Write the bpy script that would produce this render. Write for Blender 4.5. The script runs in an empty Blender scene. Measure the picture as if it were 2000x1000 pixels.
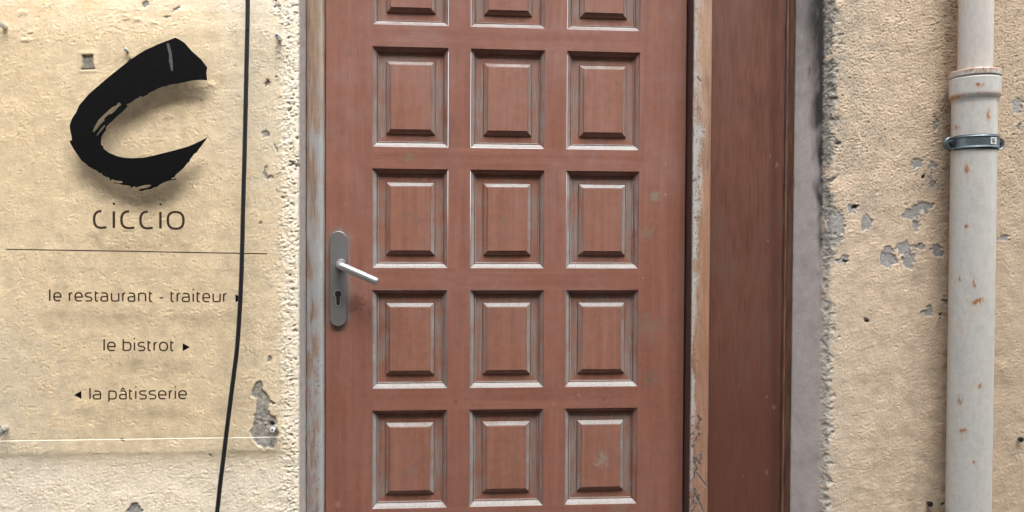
import bpy, bmesh, math, random
import numpy as np
from mathutils import Vector, Matrix
from mathutils.geometry import tessellate_polygon

S = bpy.context.scene
COL = S.collection
R_ = math.radians

# ------------------------------------------------------------------ camera
FPX = 1500.0                                   # focal length in photo pixels (2000 px wide)
YAW, PIT, ROL = R_(4.43), R_(1.04), R_(0.28)
CAM = np.array([0.1842, -1.7877, 1.1431])
_cy, _sy = math.cos(YAW), math.sin(YAW)
FW = np.array([_sy * math.cos(PIT), _cy * math.cos(PIT), -math.sin(PIT)])
_r = np.array([_cy, -_sy, 0.0]); _u = np.cross(_r, FW)
RT = _r * math.cos(ROL) + _u * math.sin(ROL)
UP = np.cross(RT, FW)
cd = bpy.data.cameras.new("camera"); co = bpy.data.objects.new("camera", cd); COL.objects.link(co)
m = Matrix.Identity(4)
for i in range(3):
    m[i][0], m[i][1], m[i][2], m[i][3] = RT[i], UP[i], -FW[i], CAM[i]
co.matrix_world = m
cd.sensor_width = 36.0; cd.lens = FPX / 2000 * 36; cd.clip_start = 0.05; cd.clip_end = 500
S.camera = co

# ------------------------------------------------------------------ world, sun, exposure
SUN_AZ, SUN_EL = R_(11), R_(58)                # soft light from above, a little from the right
to_sun = Vector((math.sin(SUN_AZ) * math.cos(SUN_EL), -math.cos(SUN_AZ) * math.cos(SUN_EL), math.sin(SUN_EL)))
w = bpy.data.worlds.new("World"); S.world = w; w.use_nodes = True
nt = w.node_tree; bg = nt.nodes["Background"]
sky = nt.nodes.new("ShaderNodeTexSky"); sky.sky_type = 'NISHITA'; sky.sun_disc = False
sky.sun_elevation = SUN_EL; sky.sun_rotation = math.atan2(to_sun.x, to_sun.y)
sky.air_density = 1.0; sky.dust_density = 3.0
hs = nt.nodes.new('ShaderNodeHueSaturation'); hs.inputs['Saturation'].default_value = 0.40      # thin overcast whitens the blue
nt.links.new(sky.outputs[0], hs.inputs['Color']); nt.links.new(hs.outputs[0], bg.inputs[0]); bg.inputs[1].default_value = 0.14
sl = bpy.data.lights.new("sun", 'SUN'); sl.energy = 1.05; sl.angle = R_(55); sl.color = (1.0, 0.98, 0.95)
so = bpy.data.objects.new("sun", sl); COL.objects.link(so)
so.rotation_euler = to_sun.to_track_quat('Z', 'Y').to_euler()
S.view_settings.view_transform = 'Standard'; S.view_settings.look = 'None'
S.view_settings.exposure = 2.4; S.view_settings.gamma = 1
S.cycles.max_bounces = 8; S.cycles.transparent_max_bounces = 12

# ------------------------------------------------------------------ helpers
def at(px, py, y):
    """point of the plane y=const that the photo shows at pixel (px, py)"""
    d = FW + (px - 1000) / FPX * RT - (py - 500) / FPX * UP
    t = (y - CAM[1]) / d[1]
    return CAM + d * t
def X(px, y, py=500): return float(at(px, py, y)[0])
def Z(px, py, y): return float(at(px, py, y)[2])
def to_px(P):
    d = P - CAM; f = d @ FW
    return 1000 + FPX * (d @ RT) / f, 500 - FPX * (d @ UP) / f

def tag(o, label=None, cat=None, group=None, kind=None):
    if label: o["label"] = label
    if cat: o["category"] = cat
    if group: o["group"] = group
    if kind: o["kind"] = kind
    return o
def empty(name, loc, label, cat, group=None):
    o = bpy.data.objects.new(name, None); COL.objects.link(o); o.location = loc
    o.empty_display_size = 0.05
    return tag(o, label, cat, group)
def link(name, me, mat, parent=None, smooth=False):
    if mat is not None and len(me.materials) == 0: me.materials.append(mat)
    o = bpy.data.objects.new(name, me); COL.objects.link(o)
    me.polygons.foreach_set("use_smooth", np.full(len(me.polygons), bool(smooth)))
    if parent is not None:
        o.parent = parent; o.matrix_parent_inverse = Matrix.Translation(-Vector(parent_loc(parent)))
    return o
def parent_loc(p):
    return p.location if p.parent is None else Vector((0, 0, 0))
def mesh_np(name, V, Q):
    me = bpy.data.meshes.new(name)
    V = np.asarray(V, np.float32); Q = np.asarray(Q, np.int32)
    k = Q.shape[1]
    me.vertices.add(len(V)); me.vertices.foreach_set("co", V.ravel())
    me.loops.add(Q.size); me.loops.foreach_set("vertex_index", Q.ravel())
    me.polygons.add(len(Q)); me.polygons.foreach_set("loop_start", np.arange(0, Q.size, k, dtype=np.int32))
    me.update(calc_edges=True); me.validate()
    return me
def grid_faces(nr, nc, flip=False):
    i = np.arange(nr - 1)[:, None] * nc + np.arange(nc - 1)[None]
    a = np.stack([i, i + 1, i + 1 + nc, i + nc], -1).reshape(-1, 4)
    return a[:, ::-1] if flip else a
def set_col(me, name, C):
    at_ = me.attributes.new(name, 'FLOAT_COLOR', 'POINT')
    C4 = np.ones((len(C), 4), np.float32); C4[:, :3] = C
    at_.data.foreach_set("color", C4.ravel())
def set_f(me, name, F, dom='POINT'):
    me.attributes.new(name, 'FLOAT', dom).data.foreach_set("value", np.asarray(F, np.float32).ravel())
def py_mesh(name, V, F):
    me = bpy.data.meshes.new(name); me.from_pydata([tuple(map(float, v)) for v in V], [], F); me.update()
    return me
def bm_done(bm, name):
    bmesh.ops.recalc_face_normals(bm, faces=bm.faces)
    me = bpy.data.meshes.new(name); bm.to_mesh(me); bm.free(); return me

_rng = np.random.default_rng(11)
def fnoise(nz, nx, d, lo, hi, seed, ax=1.0, az=1.0, ang=0.0):
    """band limited random field, wavelengths lo..hi metres, grid step d; ax/az stretch; unit std"""
    g = np.random.default_rng(seed).standard_normal((nz, nx))
    kz = np.fft.fftfreq(nz, d)[:, None]; kx = np.fft.rfftfreq(nx, d)[None]
    c, s = math.cos(ang), math.sin(ang)
    k = np.sqrt(((kx * c + kz * s) * ax) ** 2 + ((-kx * s + kz * c) * az) ** 2) + 1e-9
    f = np.exp(-(k * lo * 0.7) ** 2) * (1 - np.exp(-(k * hi) ** 2)) / (k + 1.0 / hi) ** 0.8
    o = np.fft.irfft2(np.fft.rfft2(g) * f, s=(nz, nx))
    return (o - o.mean()) / (o.std() + 1e-12)
def sstep(a, b, x):
    t = np.clip((x - a) / (b - a), 0, 1); return t * t * (3 - 2 * t)
def mixc(C, c, f): return C + (np.asarray(c, float) - C) * f[..., None]
def poly_sd(poly, x, y):
    """signed distance (px) to a polygon, negative inside"""
    P = np.asarray(poly, float); n = len(P)
    d = np.full(x.shape, 1e9); ins = np.zeros(x.shape, bool)
    for i in range(n):
        a, b = P[i], P[(i + 1) % n]
        e = b - a; L = e @ e + 1e-9
        t = np.clip(((x - a[0]) * e[0] + (y - a[1]) * e[1]) / L, 0, 1)
        d = np.minimum(d, np.hypot(x - a[0] - t * e[0], y - a[1] - t * e[1]))
        c = ((a[1] > y) != (b[1] > y)) & (x < (b[0] - a[0]) * (y - a[1]) / (b[1] - a[1] + 1e-12) + a[0])
        ins ^= c
    return np.where(ins, -d, d)
def ell(x, y, cx, cy, rx, ry):
    return (np.hypot((x - cx) / rx, (y - cy) / ry) - 1) * min(rx, ry)
def seg(x, y, x0, y0, x1, y1):
    ex, ey = x1 - x0, y1 - y0
    t = np.clip(((x - x0) * ex + (y - y0) * ey) / (ex * ex + ey * ey), 0, 1)
    return np.hypot(x - x0 - t * ex, y - y0 - t * ey)

# ------------------------------------------------------------------ materials
def new_mat(name):
    mt = bpy.data.materials.new(name); mt.use_nodes = True
    t = mt.node_tree; return mt, t, t.nodes["Principled BSDF"]
def nd(t, kind, **kw):
    n = t.nodes.new(kind)
    for k, v in kw.items():
        if k in n.inputs: n.inputs[k].default_value = v
        else: setattr(n, k, v)
    return n
def noise(t, vec, scale, detail=3, rough=0.55):
    n = nd(t, "ShaderNodeTexNoise"); n.inputs["Scale"].default_value = scale
    n.inputs["Detail"].default_value = detail; n.inputs["Roughness"].default_value = rough
    t.links.new(vec, n.inputs["Vector"]); return n.outputs["Fac"]
def mapr(t, v, a, b, c=0.0, d=1.0):
    n = nd(t, "ShaderNodeMapRange"); n.inputs[1].default_value = a; n.inputs[2].default_value = b
    n.inputs[3].default_value = c; n.inputs[4].default_value = d
    t.links.new(v, n.inputs[0]); return n.outputs[0]
def mixn(t, f, a, b, mode='MIX'):
    n = nd(t, "ShaderNodeMix", data_type='RGBA', blend_type=mode)
    for s, v in ((n.inputs[0], f), (n.inputs[6], a), (n.inputs[7], b)):
        if hasattr(v, "is_output"): t.links.new(v, s)
        elif isinstance(v, (int, float)): s.default_value = v
        else: s.default_value = (*v, 1)
    return n.outputs[2]
def mth(t, op, a, b=0.0):
    n = nd(t, "ShaderNodeMath", operation=op)
    for s, v in ((n.inputs[0], a), (n.inputs[1], b)):
        if hasattr(v, "is_output"): t.links.new(v, s)
        else: s.default_value = v
    return n.outputs[0]
def bump(t, h, bs, dist, strength=1.0):
    b = nd(t, "ShaderNodeBump"); b.inputs["Distance"].default_value = dist; b.inputs["Strength"].default_value = strength
    t.links.new(h, b.inputs["Height"]); t.links.new(b.outputs[0], bs.inputs["Normal"])
def pos(t): return nd(t, "ShaderNodeNewGeometry").outputs["Position"]
def scaled(t, v, sx, sy, sz):
    n = nd(t, "ShaderNodeVectorMath", operation='MULTIPLY'); n.inputs[1].default_value = (sx, sy, sz)
    t.links.new(v, n.inputs[0]); return n.outputs[0]

def attr_mat(name, rough=0.9, fine=900, famt=0.10, bdist=0.0004, spec=0.25, rough_attr=None):
    """albedo from the painted 'albedo' attribute with a fine speckle and bump"""
    mt, t, b = new_mat(name)
    a = nd(t, "ShaderNodeAttribute", attribute_name="albedo")
    p = pos(t)
    n1 = noise(t, p, fine, 2); v = mapr(t, n1, 0.3, 0.7, 1 - famt, 1 + famt)
    n2 = noise(t, p, fine * 0.12, 4); v2 = mapr(t, n2, 0.3, 0.7, 1 - famt * 0.7, 1 + famt * 0.7)
    mul = nd(t, "ShaderNodeVectorMath", operation='SCALE'); t.links.new(a.outputs["Color"], mul.inputs[0])
    t.links.new(mth(t, 'MULTIPLY', v, v2), mul.inputs["Scale"])
    t.links.new(mul.outputs[0], b.inputs["Base Color"])
    b.inputs["Roughness"].default_value = rough; b.inputs["Specular IOR Level"].default_value = spec
    if bdist: bump(t, n1, b, bdist)
    return mt

def plain(name, col, rough=0.5, metal=0.0, bumpd=0.0, bscale=300, spec=0.5, vary=0.12, vscale=60):
    mt, t, b = new_mat(name); p = pos(t)
    n = noise(t, p, vscale, 5)
    c = mixn(t, mapr(t, n, 0.3, 0.7), tuple(x * (1 - vary) for x in col), tuple(min(1, x * (1 + vary)) for x in col))
    t.links.new(c, b.inputs["Base Color"])
    t.links.new(mapr(t, noise(t, p, vscale * 2, 4), 0.3, 0.7, rough * 0.85, min(1, rough * 1.15)), b.inputs["Roughness"])
    b.inputs["Metallic"].default_value = metal; b.inputs["Specular IOR Level"].default_value = spec
    if bumpd: bump(t, noise(t, p, bscale, 3), b, bumpd)
    return mt

def wood(name, vertical=True, base=(0.255, 0.110, 0.075), dark=(0.155, 0.060, 0.041), haze=(0.25, 0.155, 0.145),
         rough=0.5, spots=(), hz=1.0):
    mt, t, b = new_mat(name)
    p = pos(t)
    oi = nd(t, "ShaderNodeObjectInfo")
    off = nd(t, "ShaderNodeVectorMath", operation='ADD'); t.links.new(p, off.inputs[0])
    sc = nd(t, "ShaderNodeVectorMath", operation='SCALE'); sc.inputs[0].default_value = (0.9, 0.5, 0.7)
    t.links.new(oi.outputs["Random"], sc.inputs["Scale"]); t.links.new(sc.outputs[0], off.inputs[1])
    o = off.outputs[0]
    g = scaled(t, o, 1, 1, 0.045) if vertical else scaled(t, o, 0.045, 1, 1)
    fine = noise(t, g, 520, 4, 0.65); mid = noise(t, g, 70, 4)
    big = noise(t, p, 5.5, 3); blot = noise(t, p, 22, 4)
    c = mixn(t, mapr(t, mid, 0.25, 0.75), dark, base)
    c = mixn(t, mapr(t, fine, 0.35, 0.72, 0, 0.20), c, tuple(x * 0.62 for x in base))
    # bleached, greyed varnish
    h = mth(t, 'MULTIPLY', mapr(t, big, 0.38, 0.62), mapr(t, blot, 0.25, 0.65))
    sep = nd(t, "ShaderNodeSeparateXYZ"); t.links.new(p, sep.inputs[0])
    h = mth(t, 'MULTIPLY', h, mapr(t, sep.outputs[2], 0.7, 1.75, 0.35 * hz, 1.0 * hz))
    h2 = mth(t, 'MULTIPLY', mapr(t, sep.outputs[2], 1.3, 1.85, 0.0, 0.55 * hz), mapr(t, blot, 0.2, 0.7, 0.3, 1))
    h = mth(t, 'MAXIMUM', h, h2)
    h = mth(t, 'MULTIPLY', h, mapr(t, fine, 0.3, 0.6, 0.55, 1.0))
    c = mixn(t, mth(t, 'MULTIPLY', h, 0.8), c, haze)
    st1 = noise(t, scaled(t, o, 1, 1, 0.05) if vertical else scaled(t, o, 0.05, 1, 1), 190, 3, 0.6)
    c = mixn(t, mapr(t, st1, 0.38, 0.66, 0.0, 0.38), c, tuple(x * 0.66 for x in base))
    sf = noise(t, scaled(t, p, 1, 1, 0.12) if vertical else scaled(t, p, 0.12, 1, 1), 120, 4, 0.7)
    c = mixn(t, mth(t, 'MULTIPLY', mapr(t, sf, 0.68, 0.74), 0.35), c, (0.34, 0.25, 0.215))
    ck = noise(t, scaled(t, o, 1, 1, 0.03) if vertical else scaled(t, o, 0.03, 1, 1), 300, 2)
    c = mixn(t, mth(t, 'MULTIPLY', mapr(t, ck, 0.70, 0.76), 0.55), c, (0.07, 0.035, 0.026))
    mot = noise(t, p, 60, 5, 0.7)
    c = mixn(t, mapr(t, mot, 0.3, 0.7, 0.0, 0.30), c, tuple(x * 1.28 for x in base))
    grime = mth(t, 'MULTIPLY', mapr(t, noise(t, p, 9, 5, 0.6), 0.55, 0.72), 0.30)
    c = mixn(t, grime, c, (0.12, 0.062, 0.045))
    bl2 = noise(t, p, 34, 5, 0.6)
    c = mixn(t, mapr(t, bl2, 0.62, 0.76, 0, 0.35), c, (0.17, 0.115, 0.085))
    for (px, py, r, colr, amt) in spots:
        q = at(px, py, 0.0)
        ds = nd(t, "ShaderNodeVectorMath", operation='DISTANCE'); ds.inputs[1].default_value = tuple(q)
        t.links.new(p, ds.inputs[0])
        e = mth(t, 'ADD', ds.outputs["Value"], mth(t, 'MULTIPLY', mth(t, 'SUBTRACT', noise(t, p, 0.9 / r * 2, 5, 0.7), 0.5), r * 4.5))
        c = mixn(t, mapr(t, e, r * 0.55, r * 1.1, amt, 0.0), c, colr)
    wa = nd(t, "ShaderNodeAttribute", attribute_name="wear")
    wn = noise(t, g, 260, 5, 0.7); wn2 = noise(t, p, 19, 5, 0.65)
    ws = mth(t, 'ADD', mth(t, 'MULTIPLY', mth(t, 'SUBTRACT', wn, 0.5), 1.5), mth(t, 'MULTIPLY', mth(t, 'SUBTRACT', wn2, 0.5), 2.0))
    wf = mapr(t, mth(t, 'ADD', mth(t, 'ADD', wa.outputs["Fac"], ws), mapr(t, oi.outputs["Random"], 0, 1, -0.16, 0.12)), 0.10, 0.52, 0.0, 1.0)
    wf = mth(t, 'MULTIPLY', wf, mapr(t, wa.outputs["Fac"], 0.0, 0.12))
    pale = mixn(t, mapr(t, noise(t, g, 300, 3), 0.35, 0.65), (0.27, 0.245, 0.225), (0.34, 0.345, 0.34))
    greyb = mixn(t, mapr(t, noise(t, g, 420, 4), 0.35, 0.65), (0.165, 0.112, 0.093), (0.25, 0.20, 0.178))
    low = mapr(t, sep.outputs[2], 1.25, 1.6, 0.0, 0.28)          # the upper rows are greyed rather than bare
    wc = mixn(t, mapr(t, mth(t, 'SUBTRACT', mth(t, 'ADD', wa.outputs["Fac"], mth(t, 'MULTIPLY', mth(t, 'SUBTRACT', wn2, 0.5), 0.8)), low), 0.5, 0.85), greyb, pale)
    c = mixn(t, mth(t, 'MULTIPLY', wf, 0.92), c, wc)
    t.links.new(c, b.inputs["Base Color"])
    b.inputs["Specular IOR Level"].default_value = 0.3
    t.links.new(mapr(t, mth(t, 'MAXIMUM', h, wf), 0, 1, rough, 0.8), b.inputs["Roughness"])
    bump(t, mth(t, 'ADD', fine, mth(t, 'MULTIPLY', wn2, 0.6)), b, 0.0005)
    return mt

M = {}
M['plaster'] = attr_mat("ochre_plaster", 0.92, 480, 0.10, 0.0006)
M['wood_v'] = wood("varnished_wood_upright", True, spots=[
    (1280, 383, 0.012, (0.20, 0.19, 0.15), 0.8), (1300, 380, 0.003, (0.34, 0.38, 0.38), 0.5),
    (1243, 545, 0.0055, (0.42, 0.47, 0.50), 0.9), (1256, 543, 0.002, (0.42, 0.44, 0.42), 0.4),
    (1263, 455, 0.017, (0.19, 0.145, 0.10), 0.6), (1270, 640, 0.030, (0.20, 0.135, 0.09), 0.5),
    (1275, 740, 0.022, (0.16, 0.11, 0.08), 0.5), (1268, 742, 0.006, (0.10, 0.09, 0.075), 0.7),
    (697, 590, 0.020, (0.13, 0.05, 0.036), 0.7), (660, 330, 0.035, (0.28, 0.11, 0.07), 0.4),
    (1300, 320, 0.005, (0.34, 0.24, 0.2), 0.3), (660, 985, 0.008, (0.40, 0.24, 0.18), 0.4)])
M['wood_h'] = wood("varnished_wood_level", False, spots=[
    (800, 308, 0.012, (0.17, 0.13, 0.085), 0.7), (1130, 771, 0.003, (0.34, 0.27, 0.22), 0.4),
    (1081, 790, 0.003, (0.36, 0.28, 0.23), 0.4), (1180, 779, 0.006, (0.12, 0.06, 0.045), 0.6),
    (890, 784, 0.005, (0.11, 0.06, 0.045), 0.7), (1210, 993, 0.02, (0.20, 0.145, 0.10), 0.5)])
M['wood_panel'] = wood("varnished_wood_panel", True, base=(0.275, 0.125, 0.083), dark=(0.175, 0.072, 0.049), spots=[
    (1176, 900, 0.017, (0.23, 0.19, 0.15), 0.85), (815, 432, 0.012, (0.17, 0.10, 0.07), 0.6), (795, 420, 0.010, (0.18, 0.10, 0.07), 0.5),
    (805, 920, 0.012, (0.17, 0.13, 0.10), 0.6), (817, 932, 0.0035, (0.06, 0.05, 0.04), 0.8), (805, 949, 0.003, (0.06, 0.05, 0.04), 0.8),
    (985, 432, 0.009, (0.17, 0.11, 0.07), 0.6), (1000, 905, 0.02, (0.20, 0.11, 0.07), 0.5)])
M['jamb'] = attr_mat("weathered_frame_wood", 0.62, 1200, 0.10, 0.0003, 0.35)
M['side_board'] = attr_mat("dark_varnished_board", 0.36, 1500, 0.08, 0.00015, 0.5)
M['steel'] = plain("brushed_steel", (0.165, 0.162, 0.16), 0.45, 0.35, 0.00005, 1500, vary=0.08)
M['lever'] = plain("satin_aluminium", (0.50, 0.51, 0.52), 0.36, 0.8, 0.00004, 900, vary=0.05)
M['dark'] = plain("dark_metal", (0.035, 0.033, 0.03), 0.5, 0.6)
M['void'] = plain("keyhole_black", (0.006, 0.006, 0.006), 0.8)
M['black'] = plain("black_vinyl", (0.0025, 0.0025, 0.003), 0.7, 0, spec=0.1)
M['ink'] = plain("brown_black_lettering", (0.040, 0.024, 0.012), 0.5, 0, spec=0.3)
M['streak'] = plain("grey_brush_streak", (0.075, 0.075, 0.075), 0.6, 0, vary=0.7, vscale=420)
M['cable'] = plain("black_rubber_cable", (0.010, 0.010, 0.012), 0.42, 0, 0.0002, 200)
M['pipe'] = attr_mat("painted_zinc_pipe", 0.42, 800, 0.05, 0.00012, 0.45)
M['clamp'] = plain("grey_blue_galvanised_steel", (0.13, 0.165, 0.18), 0.42, 0.7, 0.0001, 500, vary=0.15)
M['rubber'] = plain("black_rubber_lining", (0.012, 0.012, 0.013), 0.7)
M['label'] = plain("white_sticker", (0.62, 0.63, 0.63), 0.5)
M['ground'] = plain("grey_paving", (0.055, 0.053, 0.05), 0.85, 0, 0.003, 40, vary=0.25, vscale=8)
M['house'] = plain('added_house_render', (0.12, 0.11, 0.10), 0.9, 0, 0.003, 30, vary=0.1, vscale=2)
M['shutter'] = plain('grey_shutter_paint', (0.22, 0.24, 0.24), 0.6)
M['stand'] = plain("standoff_steel", (0.55, 0.58, 0.59), 0.35, 0.6)

# clear acrylic: light goes straight through with a faint warm tint, faces reflect by Fresnel
def acrylic():
    mt, t, b = new_mat("clear_acrylic"); t.nodes.remove(b)
    out = t.nodes["Material Output"]
    tr = nd(t, "ShaderNodeBsdfTransparent"); tr.inputs[0].default_value = (0.975, 0.966, 0.946, 1)
    gl = nd(t, "ShaderNodeBsdfGlossy"); gl.inputs["Roughness"].default_value = 0.04
    fr = nd(t, "ShaderNodeFresnel"); fr.inputs[0].default_value = 1.45
    mx = nd(t, "ShaderNodeMixShader")
    ge = nd(t, "ShaderNodeNewGeometry")
    fac = mth(t, 'MULTIPLY', fr.outputs[0], mth(t, 'SUBTRACT', 1.0, ge.outputs["Backfacing"]))
    t.links.new(fac, mx.inputs[0]); t.links.new(tr.outputs[0], mx.inputs[1]); t.links.new(gl.outputs[0], mx.inputs[2])
    t.links.new(mx.outputs[0], out.inputs[0]); return mt
def frosted():
    mt, t, b = new_mat("sawn_acrylic_edge"); b.inputs["Base Color"].default_value = (0.62, 0.60, 0.54, 1)
    b.inputs["Roughness"].default_value = 0.6; return mt
def clear_edge():
    mt, t, b = new_mat("polished_acrylic_edge"); t.nodes.remove(b)
    out = t.nodes["Material Output"]
    tr = nd(t, "ShaderNodeBsdfTransparent"); tr.inputs[0].default_value = (0.96, 0.95, 0.93, 1)
    df = nd(t, "ShaderNodeBsdfDiffuse"); df.inputs[0].default_value = (0.8, 0.78, 0.72, 1)
    mx = nd(t, "ShaderNodeMixShader"); mx.inputs[0].default_value = 0.12
    t.links.new(tr.outputs[0], mx.inputs[1]); t.links.new(df.outputs[0], mx.inputs[2]); t.links.new(mx.outputs[0], out.inputs[0])
    return mt
M['acrylic'] = acrylic(); M['frost'] = frosted(); M['clear_edge'] = clear_edge()

# ------------------------------------------------------------------ depths of the facade (y grows into the wall)
YL = -0.083          # front of the left wall
YFL = -0.014         # front of the left jamb
YFR = -0.042         # front of the right jamb
YB = -0.022          # dark side board
YR = -0.118          # front of the right wall
ADDED_HOUSE_H = 6.9
ZTOP = 2.03          # head of the opening

# ------------------------------------------------------------------ rendered walls
def zaxis(d=0.0017):
    lo = np.array([0.0, 0.06, 0.12, 0.18]); mid = np.arange(0.22, 1.98, d); hi = np.array([2.0, 2.03])
    return np.concatenate([lo, mid, hi]), len(lo), len(mid)
def sweep_path(pts, d):
    """resample a plan polyline; pts = (x, y, dense?) ; returns xy, normals, dense mask"""
    out = []; dn = []
    for (a, b) in zip(pts[:-1], pts[1:]):
        L = math.hypot(b[0] - a[0], b[1] - a[1])
        n = max(1, int(round(L / d))) if b[2] else max(1, int(round(L / 0.35)))
        for k in range(n):
            t = k / n; out.append((a[0] + (b[0] - a[0]) * t, a[1] + (b[1] - a[1]) * t)); dn.append(bool(b[2]))
    out.append(pts[-1][:2]); dn.append(dn[-1])
    P = np.array(out); T = np.gradient(P, axis=0)
    T /= np.linalg.norm(T, axis=1)[:, None] + 1e-12
    N = np.stack([T[:, 1], -T[:, 0]], 1)
    return P, N, np.array(dn)

def build_wall(name, pts, fn, seed, mat, flat_x, parent=None, d=0.0017):
    P, N, dn = sweep_path(pts, d)
    # smooth the normals a little round the arris
    for _ in range(3): N[1:-1] = (N[:-2] + N[1:-1] * 2 + N[2:]) / 4
    N /= np.linalg.norm(N, axis=1)[:, None]
    z, zl, zm = zaxis(d)
    nx, nz = len(P), len(z)
    B = np.zeros((nz, nx, 3)); B[..., 0] = P[None, :, 0]; B[..., 1] = P[None, :, 1]; B[..., 2] = z[:, None]
    u, v = to_px(B.reshape(-1, 3)); u = u.reshape(nz, nx); v = v.reshape(nz, nx)
    arc = np.concatenate([[0], np.cumsum(np.hypot(*np.diff(P, axis=0).T))])
    h, C = fn(B, u, v, nz, nx, d, arc, seed)
    taper = np.zeros((nz, nx)); taper[zl + 1:zl + zm - 1] = 1
    taper *= np.convolve(dn.astype(float), np.ones(9) / 9, 'same')[None] >= 0.999
    taper[:, -30:] = np.where(dn[-30:], taper[:, -30:].max(0), taper[:, -30:])
    h = h * taper
    soft = taper.copy()
    for _ in range(2):
        k = np.ones(41) / 41
        soft = np.minimum(soft, np.apply_along_axis(lambda r: np.convolve(np.pad(r, 20, mode='edge'), k, 'valid'), 1, soft))
        soft = np.minimum(soft, np.apply_along_axis(lambda r: np.convolve(np.pad(r, 20, mode='edge'), k, 'valid'), 0, soft))
    flat_c = np.median(C[taper > 0.5], axis=0)
    near = (np.abs(P[:, 0] - flat_x) < 0.20)[None] & (z > zl * 0)[:, None]          # keep reveal and arris colours to the full height
    colm = np.median(C[zl + 60:zl + zm - 60], axis=0)                                # typical tone of each column
    C = np.where(near[..., None], colm[None] + (C - colm[None]) * soft[..., None], flat_c + (C - flat_c) * soft[..., None])
    V = B.copy(); V[..., 0] += N[None, :, 0] * h; V[..., 1] += N[None, :, 1] * h
    me = mesh_np(name, V.reshape(-1, 3), grid_faces(nz, nx))
    set_col(me, "albedo", C.reshape(-1, 3))
    return link(name, me, mat, parent, True)

def grit(nz, nx, d, seed):
    """plaster relief ingredients"""
    a = fnoise(nz, nx, d, 0.004, 0.016, seed, ax=1.5, az=1.0, ang=-0.25)
    b = fnoise(nz, nx, d, 0.006, 0.03, seed + 1, ax=1.4, az=0.9, ang=0.35)
    c = fnoise(nz, nx, d, 0.05, 0.25, seed + 2)
    e = fnoise(nz, nx, d, 0.02, 0.09, seed + 3)
    f = fnoise(nz, nx, d, 0.0034, 0.008, seed + 4)
    return a, b, c, e, f

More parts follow.
